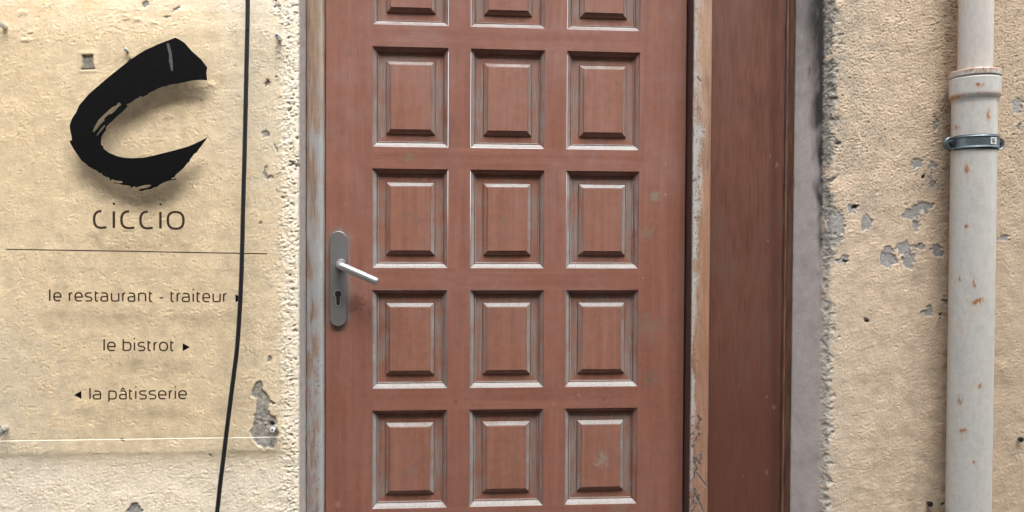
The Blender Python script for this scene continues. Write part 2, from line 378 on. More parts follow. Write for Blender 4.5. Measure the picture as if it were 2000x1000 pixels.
PATCH_L = [(506, 746), (499, 752), (495, 762), (493, 772), (503, 779), (501, 788), (503, 801), (498, 813), (496, 832),
           (491, 849), (497, 861), (506, 869), (516, 876), (521, 871), (533, 875), (538, 861), (543, 846), (538, 835),
           (541, 823), (535, 815), (525, 812), (525, 805), (518, 803), (525, 786), (535, 789), (525, 783), (523, 774),
           (516, 765), (510, 764), (512, 755)]
def wall_left_fn(B, u, v, nz, nx, d, arc, seed):
    a, b, c, e, f = grit(nz, nx, d, seed)
    w1 = fnoise(nz, nx, d, 0.01, 0.04, seed + 9); w2 = fnoise(nz, nx, d, 0.01, 0.04, seed + 10)
    un, vn = u + w1 * 1.6, v + w2 * 1.6
    edge = sstep(530, 566, u + e * 7) * sstep(590, 583, u)          # rough popcorn strip by the corner
    rough = sstep(-0.1, 1.5, e + 0.6 * c) * 0.95 + sstep(860, 930, v) * 0.45 + 0.10
    rough = np.clip(rough, 0, 1.2)
    ridg = 1 - np.abs(a) * 1.2
    h = 0.00026 * a * rough + 0.00018 * ridg * rough + 0.00010 * b + 0.0003 * c + 0.00017 * f * rough
    eamp = 0.3 + 0.7 * sstep(X(583, YL) - 0.003, X(583, YL) - 0.02, B[..., 0])
    h += edge * eamp * (0.00026 * a + 0.00032 * b + 0.00016 * f + 0.0005)
    base = np.array([0.80, 0.667, 0.475])
    C = np.broadcast_to(base, (nz, nx, 3)).copy()
    C *= (1 + 0.045 * c + 0.035 * e)[..., None]
    # broad tone changes of the limewash, and the sign's painted shadow band
    C = mixc(C, (0.75, 0.56, 0.34), sstep(70, -10, v + 18 * e + 25 * c) * sstep(330, 180, u + 25 * e) * (0.35 + 0.65 * sstep(-0.5, 0.8, e)))
    C = mixc(C, (0.75, 0.60, 0.40), sstep(120, 60, np.hypot((u - 25), (v - 260) / 2.0) + 14 * e) * 0.35)
    C = mixc(C, (0.77, 0.69, 0.55), sstep(380, 480, u + 20 * c) * sstep(420, 200, v + 30 * c) * 0.75)
    C = mixc(C, (0.77, 0.69, 0.55), edge * 0.75)
    C = mixc(C, (0.81, 0.715, 0.56), sstep(875, 930, v + 10 * e) * 0.85)
    C = mixc(C, (0.68, 0.615, 0.505), sstep(170, 30, u + 25 * e) * sstep(560, 720, v + 20 * c) * 0.55)
    C = mixc(C, (0.72, 0.60, 0.41), sstep(0.3, 1.6, c + 0.4 * e) * 0.28)
    C = mixc(C, (0.62, 0.51, 0.33), np.exp(-((v - 884 - 2 * e) / 13) ** 2) * (0.25 + 0.5 * sstep(420, 470, u) * sstep(540, 500, u)) )  # shadow of the sign's bottom edge, painted into the albedo as a tan band
    C = mixc(C, (0.42, 0.36, 0.27), sstep(1.55, 2.4, b + 0.3 * e) * 0.30)
    ck1 = fnoise(nz, nx, d, 0.03, 0.22, seed + 31); ck2 = fnoise(nz, nx, d, 0.08, 0.3, seed + 32)
    crk = sstep(0.035, 0.008, np.abs(ck1 + 0.04 * b)) * sstep(0.75, 1.3, ck2)
    h = h - 0.0005 * crk; C = mixc(C, (0.30, 0.22, 0.15), crk * 0.45)
    # exposed grey render
    grey = np.array([0.30, 0.292, 0.275]) * (1 + 0.13 * a + 0.10 * b)[..., None]
    def hole(sd, depth, colr=None, soft=1.2, cf=1.0):
        nonlocal h, C
        k = sstep(soft, -soft, sd)
        h = h * (1 - k * 0.6) - depth * k
        C = C + ((grey if colr is None else np.asarray(colr, float)) - C) * (k * cf)[..., None]
    sdp = poly_sd(PATCH_L, u + w1 * 0.8, v + w2 * 0.8) - 2.0
    lip = np.exp(-((sdp - 2.5) / 2.5) ** 2); h = h + lip * 0.0006
    hole(sdp, 0.0026)
    hole(ell(u, v, 530, 829, 5, 5), 0.008, (0.03, 0.03, 0.028))
    h -= 0.0016 * sstep(2.0, 0.0, np.abs(poly_sd([(500, 822), (520, 824), (540, 812), (540, 818), (520, 830), (500, 828)], un, vn)))
    hole(poly_sd([(160, 107), (182, 107), (183, 131), (161, 132)], u + w1 * .6, v + w2 * .6), 0.0030, soft=1.0)
    hole(seg(u, v, 160, 134.5, 183, 133.5) - 2.2, 0.0035, (0.10, 0.085, 0.07))
    h += 0.0012 * np.exp(-((np.abs(poly_sd([(158, 104), (184, 104), (186, 138), (158, 138)], u, v)) - 1) / 3) ** 2)
    for (x, y, r, dep, cc) in [(521, 163, 5.5, 0.0035, (0.20, 0.12, 0.09)), (518, 262, 8, 0.0022, None), (284, 8, 6, 0.002, None),
                               (-2, 845, 11, 0.003, None), (262, 998, 14, 0.003, None), (237, 860, 3.2, 0.003, (0.05, 0.04, 0.035)),
                               (526, 702, 3.5, 0.002, (0.3, 0.26, 0.2)), (412, 888, 2.6, 0.002, (0.12, 0.09, 0.06)),
                               (251, 118, 3, 0.002, (0.12, 0.09, 0.08)), (393, 195, 2.2, 0.001, (0.25, 0.2, 0.15)),
                               (211, 78, 1.6, 0.001, (0.2, 0.15, 0.12)), (555, 386, 2.5, 0.002, (0.25, 0.18, 0.12)),
                               (508, 436, 2.5, 0.002, (0.3, 0.24, 0.17)), (540, 374, 2.2, 0.002, (0.25, 0.2, 0.15)),
                               (582, 323, 4.5, 0.003, (0.16, 0.10, 0.07)), (572, 322, 4, 0.003, (0.22, 0.14, 0.1))]:
        hole(ell(un, vn, x, y, r, r), dep, cc)
    for (x0, y0, x1, y1, r) in [(519, 326, 517, 341, 3.2), (517, 341, 524, 349, 3.6), (524, 349, 531, 346, 2.6), (526, 697, 523, 705, 1.6),
                                (540, 0, 541, 10, 1.4), (535, 12, 546, 15, 1.6), (537, 282, 542, 295, 1.5), (565, 316, 578, 324, 1.8),
                                (537, 150, 541, 146, 1.4), (336, 22, 352, 14, 1.6), (318, 34, 330, 32, 1.4)]:
        hole(seg(un, vn, x0, y0, x1, y1) - r, 0.0022, None, 1.0)
    hole(seg(un, vn, 363, 553, 405, 519) - 0.5, 0.0005, (0.42, 0.30, 0.2), 1.0, 0.5)
    for (x, y, rx, ry) in [(247, 34, 8, 4.5), (267, 37, 6, 4), (50, 78, 10, 4), (415, 165, 9, 7), (300, 45, 7, 4), (330, 228, 9, 5),
                           (60, 60, 5, 4), (42, 25, 9, 6)]:
        h = h + 0.0016 * sstep(3, -4, ell(un, vn, x, y, rx, ry))
    # crack scoops in the popcorn strip near the arris
    pit = sstep(1.35, 2.0, -b - 0.2 * a) * sstep(545, 570, u) * sstep(590, 582, u)
    h -= 0.0025 * pit; C = mixc(C, (0.36, 0.29, 0.2), pit * 0.6)
    # smooth painted reveal beyond the arris
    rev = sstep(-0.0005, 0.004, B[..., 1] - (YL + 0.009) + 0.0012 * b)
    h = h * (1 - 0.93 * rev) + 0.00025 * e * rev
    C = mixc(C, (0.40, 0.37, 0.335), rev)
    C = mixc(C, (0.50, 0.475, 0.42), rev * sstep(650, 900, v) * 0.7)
    # white bare arris
    ar = np.exp(-((B[..., 1] - (YL + 0.006)) / 0.006) ** 2) * sstep(0.25, 0.05, np.abs(B[..., 0] - X(583, YL)))
    C = mixc(C, (0.66, 0.63, 0.56), ar * sstep(-0.6, 0.6, b + e) * 0.8)
    return h, np.clip(C, 0.01, 0.9)

xcl = X(583, YL)
xjl = X(596.5, YFL)
left_wall = build_wall("plaster_wall", [(-8.0, YL, 0), (X(-260, YL), YL, 0), (xcl - 0.006, YL, 1), (xcl - 0.001, YL + 0.003, 1), (xcl, YL + 0.010, 1),
                                        (xjl, YFL, 1), (xjl + 0.001, YFL + 0.06, 1)], wall_left_fn, 101, M['plaster'], xcl + 0.15)
tag(left_wall, "pale ochre plaster wall left of the door, behind the clear sign", "wall", kind="thing")

HOLES_R = [(1633, 437, 15, 24), (1665, 408, 9, 8), (1692, 436, 9, 13), (1790, 320, 9, 8), (1803, 404, 17, 9), (1780, 418, 14, 8),
           (1820, 352, 4, 17), (1790, 441, 5, 9), (1634, 468, 11, 6), (1766, 486, 14, 11), (1733, 497, 11, 14), (1795, 482, 10, 5),
           (1831, 489, 9, 12), (1735, 508, 14, 12), (1775, 509, 11, 15), (1646, 508, 10, 7), (1812, 610, 9, 7), (1987, 206, 9, 13),
           (1991, 247, 4, 7), (1960, 466, 8, 4), (1845, 590, 5, 6), (1838, 616, 5, 4), (1820, 325, 6, 6), (1826, 240, 4, 10)]
def wall_right_fn(B, u, v, nz, nx, d, arc, seed):
    a, b, c, e, f = grit(nz, nx, d, seed)
    w1 = fnoise(nz, nx, d, 0.01, 0.035, seed + 9); w2 = fnoise(nz, nx, d, 0.01, 0.035, seed + 10)
    un, vn = u + w1 * 2.2, v + w2 * 2.2
    top = sstep(520, 300, v + 35 * c)
    rough = np.clip(0.55 * top + 0.10 + 0.85 * sstep(-0.1, 1.4, e + 0.6 * c), 0, 1.3)
    ridg = 1 - np.abs(a) * 1.2
    h = 0.00019 * a * rough + 0.00014 * ridg * rough + 0.00014 * b + 0.0004 * c + 0.00026 * f * (rough + 0.2 * top)
    C = np.broadcast_to(np.array([0.52, 0.415, 0.305]), (nz, nx, 3)).copy()
    C *= (1 + 0.05 * c + 0.04 * e)[..., None]
    C = mixc(C, (0.50, 0.395, 0.285), sstep(330, 80, v + 30 * e) * sstep(1650, 1760, u + 20 * c) * 0.6)
    C = mixc(C, (0.50, 0.415, 0.315), sstep(1700, 1625, u + 10 * e) * sstep(520, 640, v + 20 * c) * 0.7)
    C = mixc(C, (0.37, 0.28, 0.19), sstep(1800, 1850, u + 8 * e) * sstep(1990, 1950, u) * 0.45)  # pipe shadow and dirt painted in as darker wall around the pipe
    C = mixc(C, (0.38, 0.30, 0.215), sstep(1945, 1985, u) * 0.5)
    C = mixc(C, (0.30, 0.17, 0.09), sstep(1836, 1858, u + 4 * e) * sstep(1900, 1860, u) * (0.25 + 0.35 * sstep(-0.2, 1, e)))  # strip left of the pipe: its shadow painted in together with dirt
    # grey algae film and pits near the top left
    alg = sstep(1745, 1610, u + 22 * c + 12 * e) * sstep(640, 120, v + 60 * c)
    C = mixc(C, (0.30, 0.275, 0.225), alg * 0.55 * (0.6 + 0.4 * sstep(-1, 1, b)))
    pit = sstep(1.0, 1.9, -a - 0.4 * f) * (0.25 + 0.75 * top) * (0.35 + 0.65 * sstep(-0.6, 0.8, e))
    h -= 0.0007 * pit
    spk = sstep(1.0, 1.7, f + 0.5 * w1) * (0.12 + 0.88 * top) * (0.5 + 0.5 * alg)
    C = mixc(C, (0.15, 0.13, 0.10), np.clip(spk * 0.75 + pit * 0.30 * (alg + 0.2), 0, 0.85))
    ck1 = fnoise(nz, nx, d, 0.03, 0.22, seed + 31); ck2 = fnoise(nz, nx, d, 0.08, 0.3, seed + 32)
    crk = sstep(0.035, 0.008, np.abs(ck1 + 0.04 * b)) * sstep(0.75, 1.3, ck2)
    h = h - 0.0005 * crk; C = mixc(C, (0.30, 0.22, 0.15), crk * 0.45)
    grey = np.array([0.285, 0.275, 0.262]) * (1 + 0.06 * a + 0.06 * b)[..., None]
    def hole(sd, depth, colr=None, soft=1.3, cf=1.0):
        nonlocal h, C
        k = sstep(soft, -soft, sd)
        h = h * (1 - k * 0.6) - depth * k
        C = C + ((grey if colr is None else np.asarray(colr, float)) - C) * (k * cf)[..., None]
    for (x, y, rx, ry) in HOLES_R:
        sd = ell(un, vn, x, y, rx * 1.2, ry * 1.2) + 0.3 * b
        h = h + 0.0004 * np.exp(-((sd - 2.5) / 2.5) ** 2)
        hole(sd, 0.0013)
    for (x, y, r) in [(1650, 512, 4), (1670, 404, 4), (1692, 626, 3), (1840, 985, 4), (1835, 616, 3), (1806, 345, 3)]:
        hole(ell(un, vn, x, y, r, r), 0.005, (0.07, 0.06, 0.05))
    # rough broken arris and smooth grey reveal with soot
    xe = X(1626, YR); y_a = YR + 0.012
    dep = B[..., 1] - YR
    ar = sstep(0.030, 0.004, dep) * sstep(xe + 0.006, xe - 0.006, B[..., 0] + 0.005 * e + 0.004 * c + 0.002 * b)
    rv = sstep(0.014, 0.024, dep + 0.0016 * b)
    h = h * (1 - 0.9 * rv) + 0.00012 * c * rv
    h += ar * (1 - rv) * (0.00022 * a + 0.0003 * b + 0.0010 * e)
    C = mixc(C, np.array([0.40, 0.385, 0.35]), ar * (0.75 + 0.2 * np.clip(b, -1, 1)))
    C = mixc(C, (0.16, 0.145, 0.13), ar * sstep(1.2, 2.0, f - 0.3 * b) * 0.7)
    C = mixc(C, (0.19, 0.185, 0.155), ar * sstep(620, 330, v + 40 * e) * (0.25 + 0.5 * sstep(-0.5, 0.7, b)))
    rc = np.broadcast_to(np.array([0.43, 0.385, 0.355]), (nz, nx, 3)) * (1 + 0.05 * c + 0.02 * b)[..., None]
    C = C + (rc - C) * rv[..., None]
    C = mixc(C, (0.40, 0.33, 0.315), rv * sstep(0.0, 1.2, c + e * 0.4) * 0.35)
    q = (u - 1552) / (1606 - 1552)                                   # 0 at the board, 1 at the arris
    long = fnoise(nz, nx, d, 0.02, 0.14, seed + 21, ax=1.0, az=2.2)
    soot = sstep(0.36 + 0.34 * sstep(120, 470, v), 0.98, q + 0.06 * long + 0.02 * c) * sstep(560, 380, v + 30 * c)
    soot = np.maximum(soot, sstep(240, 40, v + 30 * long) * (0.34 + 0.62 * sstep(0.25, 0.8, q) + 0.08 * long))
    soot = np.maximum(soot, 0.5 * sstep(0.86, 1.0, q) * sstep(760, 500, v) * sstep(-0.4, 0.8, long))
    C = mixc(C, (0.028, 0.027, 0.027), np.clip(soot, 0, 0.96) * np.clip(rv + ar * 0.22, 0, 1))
    return h, np.clip(C, 0.01, 0.9)
xb0 = X(1549, YB)                                    # where the board trim meets the plaster
xr0 = X(1604, YR + 0.020); xr1 = X(1625, YR)
right_wall = build_wall("plaster_wall", [(xb0 - 0.002, YB + 0.05, 1), (xb0 - 0.002, YB - 0.004, 1), (xr0, YR + 0.021, 1), (xr0 + 0.006, YR + 0.010, 1), (xr1 - 0.004, YR + 0.002, 1), (xr1, YR, 1),
                                         (X(2330, YR), YR, 1), (9.0, YR, 0)], wall_right_fn, 303, M['plaster'], xr1 - 0.16)
tag(right_wall, "darker tan pitted plaster wall right of the door, behind the drainpipe", "wall", kind="thing")

# plaster above the opening (out of the picture, closes the house front)
def box_bm(bm, x0, x1, y0, y1, z0, z1):
    vs = [bm.verts.new(p) for p in ((x0, y0, z0), (x1, y0, z0), (x1, y1, z0), (x0, y1, z0), (x0, y0, z1), (x1, y0, z1), (x1, y1, z1), (x0, y1, z1))]
    for f in ((3, 2, 1, 0), (4, 5, 6, 7), (0, 1, 5, 4), (1, 2, 6, 5), (2, 3, 7, 6), (3, 0, 4, 7)): bm.faces.new([vs[i] for i in f])
bm = bmesh.new(); box_bm(bm, -8.0, 9.0, -0.088, 0.25, ZTOP + 0.003, 5.2)
me = bm_done(bm, "upper_wall"); set_col(me, "albedo", np.tile([[0.68, 0.56, 0.40]], (len(me.vertices), 1)))
link("upper_wall", me, M['plaster'], left_wall)

# ground
bm = bmesh.new(); box_bm(bm, -30, 30, -40, 0.3, -0.4, 0.0)
g = link("ground", bm_done(bm, "ground"), M['ground']); tag(g, kind='structure')
# added building, out of view across the lane: it closes the low sky, so the light falls from above as in a narrow street
house = empty("house", (0, -4.3, 0), "pale rendered house across the lane with closed shutters", "house"); house["kind"] = 'thing'
bm = bmesh.new(); box_bm(bm, -14, 14, -9.0, -4.3, 0.0, ADDED_HOUSE_H)
link("wall", bm_done(bm, "wall"), M['house'], house)
for k in range(5):
    for zz in (0.9, 3.9):
        x = -8 + 4 * k
        for s in (-0.46, 0.46):
            bm = bmesh.new(); box_bm(bm, x + s - 0.45, x + s + 0.45, -4.296, -4.25, zz, zz + 1.6)
            for q in range(9): box_bm(bm, x + s - 0.38, x + s + 0.38, -4.252, -4.235, zz + 0.1 + q * 0.16, zz + 0.19 + q * 0.16)
            link("shutter", bm_done(bm, "shutter"), M['shutter'], house)

# ------------------------------------------------------------------ door frame
frame = empty("doorway", (X(1370, YFR), YFR, 0), "worn wooden door frame with grey weathered edges and a dark side board", "door frame")
def strip(name, prof, mat, parent, fn, d=0.0016, seed=1, z0=0.0, z1=ZTOP):
    """vertical moulding: plan profile swept up, albedo and relief computed on a dense grid"""
    P, N, dn = sweep_path([(p[0], p[1], 1) for p in prof], d)
    for _ in range(2): N[1:-1] = (N[:-2] + N[1:-1] * 2 + N[2:]) / 4
    N /= np.linalg.norm(N, axis=1)[:, None] + 1e-9
    z = np.arange(z0, z1 + d, d * 1.3); nz, nx = len(z), len(P)
    B = np.zeros((nz, nx, 3)); B[..., 0] = P[None, :, 0]; B[..., 1] = P[None, :, 1]; B[..., 2] = z[:, None]
    u, v = to_px(B.reshape(-1, 3)); u = u.reshape(nz, nx); v = v.reshape(nz, nx)
    h, C = fn(B, u, v, nz, nx, d, seed)
    B[..., 0] += N[None, :, 0] * h; B[..., 1] += N[None, :, 1] * h
    me = mesh_np(name, B.reshape(-1, 3), grid_faces(nz, nx)); set_col(me, "albedo", np.clip(C, 0.008, 0.85).reshape(-1, 3))
    return link(name, me, mat, parent, True)
def grain(nz, nx, d, seed):
    return (fnoise(nz, nx, d, 0.0035, 0.012, seed, ax=1.0, az=14), fnoise(nz, nx, d, 0.01, 0.05, seed + 1, ax=1.0, az=7),
            fnoise(nz, nx, d, 0.004, 0.012, seed + 2, ax=1, az=1.6), fnoise(nz, nx, d, 0.03, 0.14, seed + 3, ax=1, az=2.0))
def jamb_left_fn(B, u, v, nz, nx, d, seed):
    g1, g2, n1, n2 = grain(nz, nx, d, seed)
    q = (u - 597) / 36.0
    C = np.broadcast_to(np.array([0.26, 0.18, 0.135]), (nz, nx, 3)) * (1 + 0.10 * g1 + 0.09 * g2)[..., None]
    C = mixc(C, (0.315, 0.225, 0.145), sstep(330, 60, v + 40 * n2) * sstep(0.15, 0.4, q) * 0.35)
    C = mixc(C, (0.16, 0.10, 0.08), sstep(0.25, -0.05, q) * 0.6)
    blue = sstep(0.28, 0.75, q + 0.16 * n2 + 0.06 * g1) * sstep(120, 420, v + 60 * n2)
    blue = np.maximum(blue, sstep(330, 560, v + 40 * n2) * 0.8 * sstep(-1.4, 0.2, n2 + g2 * 0.4))
    C = mixc(C, np.array([0.300, 0.325, 0.335]), blue * 0.85)
    C = mixc(C, (0.26, 0.15, 0.115), sstep(0.5, 1.5, n2 + 0.5 * g2) * sstep(560, 760, v) * 0.55)
    C = mixc(C, (0.42, 0.40, 0.36), np.exp(-((q - 0.86) / 0.10) ** 2) * 0.40)
    fl = sstep(1.55, 2.3, n1 + 0.3 * g2) * sstep(650, 720, v) * sstep(1000, 860, v + 60 * n2)
    C = mixc(C, (0.07, 0.065, 0.06), fl * 0.75)
    h = 0.00015 * g1 + 0.0002 * n2 - 0.0005 * fl
    return h, C
xl0 = X(596.8, YFL); xl1 = X(632, YFL)
strip("jamb", [(xl0, YFL + 0.05), (xl0, YFL + 0.004), (xl0 + 0.003, YFL), (xl1 - 0.012, YFL), (xl1 - 0.006, YFL + 0.0015), (xl1 - 0.002, YFL + 0.005), (xl1, YFL + 0.011),
               (xl1 + 0.0005, 0.028), (xl1 + 0.02, 0.030)], M['jamb'], frame, jamb_left_fn, seed=41)

SCR = [(1352, 1000, 1366, 965), (1356, 960, 1375, 1000), (1362, 925, 1380, 950), (1352, 905, 1372, 882), (1355, 893, 1362, 920), (1352, 850, 1364, 832),
       (1358, 842, 1370, 815), (1352, 872, 1366, 846), (1364, 905, 1371, 890), (1353, 935, 1360, 915), (1352, 985, 1358, 955), (1362, 150, 1368, 158),
       (1363, 812, 1368, 822), (1357, 352, 1362, 346), (1360, 392, 1366, 388)]
def jamb_right_fn(B, u, v, nz, nx, d, seed):
    g1, g2, n1, n2 = grain(nz, nx, d, seed)
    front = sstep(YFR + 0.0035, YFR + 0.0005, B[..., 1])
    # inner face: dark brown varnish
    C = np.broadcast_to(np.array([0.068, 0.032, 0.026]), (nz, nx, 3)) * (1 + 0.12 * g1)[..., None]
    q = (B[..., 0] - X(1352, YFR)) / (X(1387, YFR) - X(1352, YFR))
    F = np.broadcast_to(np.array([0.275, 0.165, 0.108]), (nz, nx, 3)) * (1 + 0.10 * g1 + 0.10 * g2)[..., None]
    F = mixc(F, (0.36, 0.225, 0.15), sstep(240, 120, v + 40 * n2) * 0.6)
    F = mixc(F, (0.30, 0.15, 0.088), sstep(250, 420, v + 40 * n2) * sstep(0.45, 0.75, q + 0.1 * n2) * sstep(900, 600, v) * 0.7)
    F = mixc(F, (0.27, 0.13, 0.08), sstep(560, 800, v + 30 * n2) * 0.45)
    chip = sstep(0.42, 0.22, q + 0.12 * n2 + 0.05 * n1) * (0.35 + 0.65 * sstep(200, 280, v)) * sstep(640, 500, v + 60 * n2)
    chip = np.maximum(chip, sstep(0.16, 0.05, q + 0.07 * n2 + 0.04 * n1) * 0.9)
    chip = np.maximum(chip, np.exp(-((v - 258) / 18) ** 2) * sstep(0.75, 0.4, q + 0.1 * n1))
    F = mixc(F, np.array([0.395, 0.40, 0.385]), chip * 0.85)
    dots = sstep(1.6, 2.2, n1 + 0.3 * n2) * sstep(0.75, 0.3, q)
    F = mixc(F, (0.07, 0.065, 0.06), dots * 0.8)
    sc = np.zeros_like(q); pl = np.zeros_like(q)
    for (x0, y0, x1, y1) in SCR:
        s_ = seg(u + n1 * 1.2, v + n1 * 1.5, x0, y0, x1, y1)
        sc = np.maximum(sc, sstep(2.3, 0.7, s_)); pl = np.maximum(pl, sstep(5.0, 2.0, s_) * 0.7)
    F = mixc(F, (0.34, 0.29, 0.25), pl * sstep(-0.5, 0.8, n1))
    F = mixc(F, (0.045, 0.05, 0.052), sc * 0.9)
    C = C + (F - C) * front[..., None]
    h = 0.00015 * g1 - 0.0010 * sc * front - 0.0005 * chip * front - 0.0007 * dots * front + 0.0002 * n2
    edge = np.exp(-((q) / 0.07) ** 2) * front
    h = h - edge * np.abs(n1) * 0.0011
    return h, C
xr_i = X(1339.5, 0.0); xr_f = X(1352, YFR); xr_e = X(1387, YFR)
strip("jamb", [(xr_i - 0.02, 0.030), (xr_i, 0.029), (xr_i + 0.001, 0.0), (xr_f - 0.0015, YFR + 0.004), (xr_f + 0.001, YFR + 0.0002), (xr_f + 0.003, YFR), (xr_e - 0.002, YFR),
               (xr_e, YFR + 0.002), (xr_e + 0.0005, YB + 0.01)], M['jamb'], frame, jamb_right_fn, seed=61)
def board_fn(B, u, v, nz, nx, d, seed):
    g1, g2, n1, n2 = grain(nz, nx, d, seed)
    C = np.broadcast_to(np.array([0.125, 0.052, 0.035]), (nz, nx, 3)) * (1 + 0.08 * g1 + 0.05 * g2 + 0.06 * n2)[..., None]
    C = mixc(C, (0.135, 0.072, 0.058), sstep(420, 60, v + 60 * n2) * sstep(1520, 1400, u) * (0.45 + 0.3 * np.clip(g2, -1, 1)))  # greyish reflection on the upper board, painted into the albedo
    C = mixc(C, (0.105, 0.060, 0.047), sstep(0.1, 1.3, g2 + 0.5 * n2) * sstep(260, 480, v) * 0.7)
    C = mixc(C, (0.092, 0.030, 0.019), sstep(640, 860, v + 50 * n2) * 0.55)
    C = mixc(C, (0.055, 0.022, 0.020), np.exp(-((u - 1512) / 8) ** 2) * 0.5)
    for (x, y, r) in [(1517, 322, 4), (1504, 305, 3), (1511, 795, 5), (1497, 923, 4), (1451, 930, 2.2), (1500, 470, 2.5), (1498, 775, 3)]:
        C = mixc(C, (0.30, 0.22, 0.19), sstep(r, r * 0.2, np.hypot(u - x, (v - y) * 0.6) + n1 * 0.6) * 0.4)
    return 0.00002 * g1 + 0.00004 * g2 + 0.00012 * fnoise(nz, nx, d, 0.1, 0.5, seed + 9), C
xs0 = xr_e + 0.001; xs1 = X(1528, YB)
strip("side_board", [(xs0, YB + 0.02), (xs0, YB), (xs1, YB)], M['side_board'], frame, board_fn, seed=71)
def trim_fn(B, u, v, nz, nx, d, seed):
    g1, g2, n1, n2 = grain(nz, nx, d, seed)
    C = np.broadcast_to(np.array([0.085, 0.038, 0.024]), (nz, nx, 3)) * (1 + 0.14 * g1 + 0.12 * g2)[..., None]
    C = mixc(C, (0.23, 0.145, 0.095), np.exp(-((B[..., 0] - xs1 - 0.0035) / 0.0014) ** 2) * (0.45 + 0.25 * np.clip(n2, -1, 1)))  # thin highlight along the bead, painted as a paler line
    return 0.00012 * g1, C
strip("cover_trim", [(xs1 + 0.0002, YB + 0.01), (xs1 + 0.0002, YB - 0.005), (xs1 + 0.002, YB - 0.009), (xs1 + 0.005, YB - 0.010), (xs1 + 0.0075, YB - 0.007),
                     (xs1 + 0.009, YB - 0.0045), (xb0 - 0.005, YB - 0.0045), (xb0 - 0.003, YB - 0.002), (xb0 - 0.003, YB + 0.02)], M['side_board'], frame, trim_fn, d=0.0011, seed=81)
bm = bmesh.new(); box_bm(bm, xl0 - 0.002, xb0, -0.03, 0.06, 2.0005, ZTOP)
me = bm_done(bm, "head"); set_col(me, "albedo", np.tile([[0.2, 0.12, 0.09]], (len(me.vertices), 1))); link("head", me, M['jamb'], frame)
bm = bmesh.new(); box_bm(bm, xl0 - 0.002, xb0, -0.06, 0.06, 0.0005, 0.012)
me = bm_done(bm, "sill"); set_col(me, "albedo", np.tile([[0.24, 0.22, 0.2]], (len(me.vertices), 1))); link("sill", me, M['jamb'], frame)

frame['kind'] = 'thing'
# ------------------------------------------------------------------ door leaf
PC, PW, PR, PH, Z0 = 0.225, 0.1732, 0.2796, 0.2290, 1.87
xL, xR = X(636, 0.0), X(1337, 0.0)
door = empty("door", ((xL + xR) / 2, 0.0, 0.015), "brown wooden door with rows of raised square panels and steel lever handle", "door")
door['kind'] = 'thing'
def board(name, x0, x1, z0, z1, mat, parent, ch=0.00012, wearfn=None, dx=0.006):
    """a plank with softened front arrises; front face gridded so wear can sit on it"""
    xs = np.unique(np.concatenate([[x0, x0 + ch], np.linspace(x0 + ch, x1 - ch, max(2, int((x1 - x0) / dx))), [x1]]))
    zs = np.unique(np.concatenate([[z0, z0 + ch], np.linspace(z0 + ch, z1 - ch, max(2, int((z1 - z0) / dx))), [z1]]))
    nx, nz = len(xs), len(zs)
    V = np.zeros((nz, nx, 3)); V[..., 0] = xs[None]; V[..., 2] = zs[:, None]
    e = np.zeros((nz, nx), bool); e[0] = e[-1] = True; e[:, 0] = e[:, -1] = True
    V[..., 1] = np.where(e, ch * 0.8, 0)
    # skirt to the back
    ring = np.concatenate([np.arange(nx), np.arange(1, nz) * nx + nx - 1, (nz - 1) * nx + np.arange(nx - 2, -1, -1), np.arange(nz - 2, 0, -1) * nx])
    Vf = V.reshape(-1, 3); Bk = Vf[ring].copy(); Bk[:, 1] = 0.036
    F = [list(map(int, f)) for f in grid_faces(nz, nx)]
    n0 = len(Vf); L = len(ring)
    for k in range(L):
        F.append([int(ring[(k + 1) % L]), int(ring[k]), n0 + k, n0 + (k + 1) % L])
    allV = np.concatenate([Vf, Bk])
    me = mesh_np(name, allV, np.array(F))
    we = np.zeros(len(allV))
    if wearfn is not None:
        u, v = to_px(allV); we = wearfn(u, v)
    set_f(me, "wear", we)
    return link(name, me, mat, parent)
def plate_wear(u, v):
    d_ = poly_sd([(645, 466), (650, 454), (662, 449), (674, 454), (679, 466), (678, 622), (672, 634), (659, 640), (647, 634), (642, 622)], u, v)
    return 0.42 * np.exp(-((d_ - 2) / 5.0) ** 2) * (0.6 + 0.4 * (u > 660))
board("stile", xL, -0.00002, 0.015, 1.985, M['wood_v'], door, wearfn=plate_wear)
board("stile", 2 * PC + PW + 0.00002, xR, 0.015, 1.985, M['wood_v'], door)
rail_z = [(Z0 + 0.00002, 1.985)] + [(Z0 - (j + 1) * PR + 0.00002, Z0 - j * PR - PH - 0.00002) for j in range(5)] + [(0.015, Z0 - 5 * PR - PH - 0.00002)]
for (a, b_) in rail_z: board("rail", 0.0, 2 * PC + PW, a, b_, M['wood_h'], door, wearfn=lambda u, v: 0 * u)
for j in range(6):
    for i in range(2):
        board("muntin", i * PC + PW + 0.00002, (i + 1) * PC - 0.00002, Z0 - j * PR - PH, Z0 - j * PR, M['wood_v'], door)

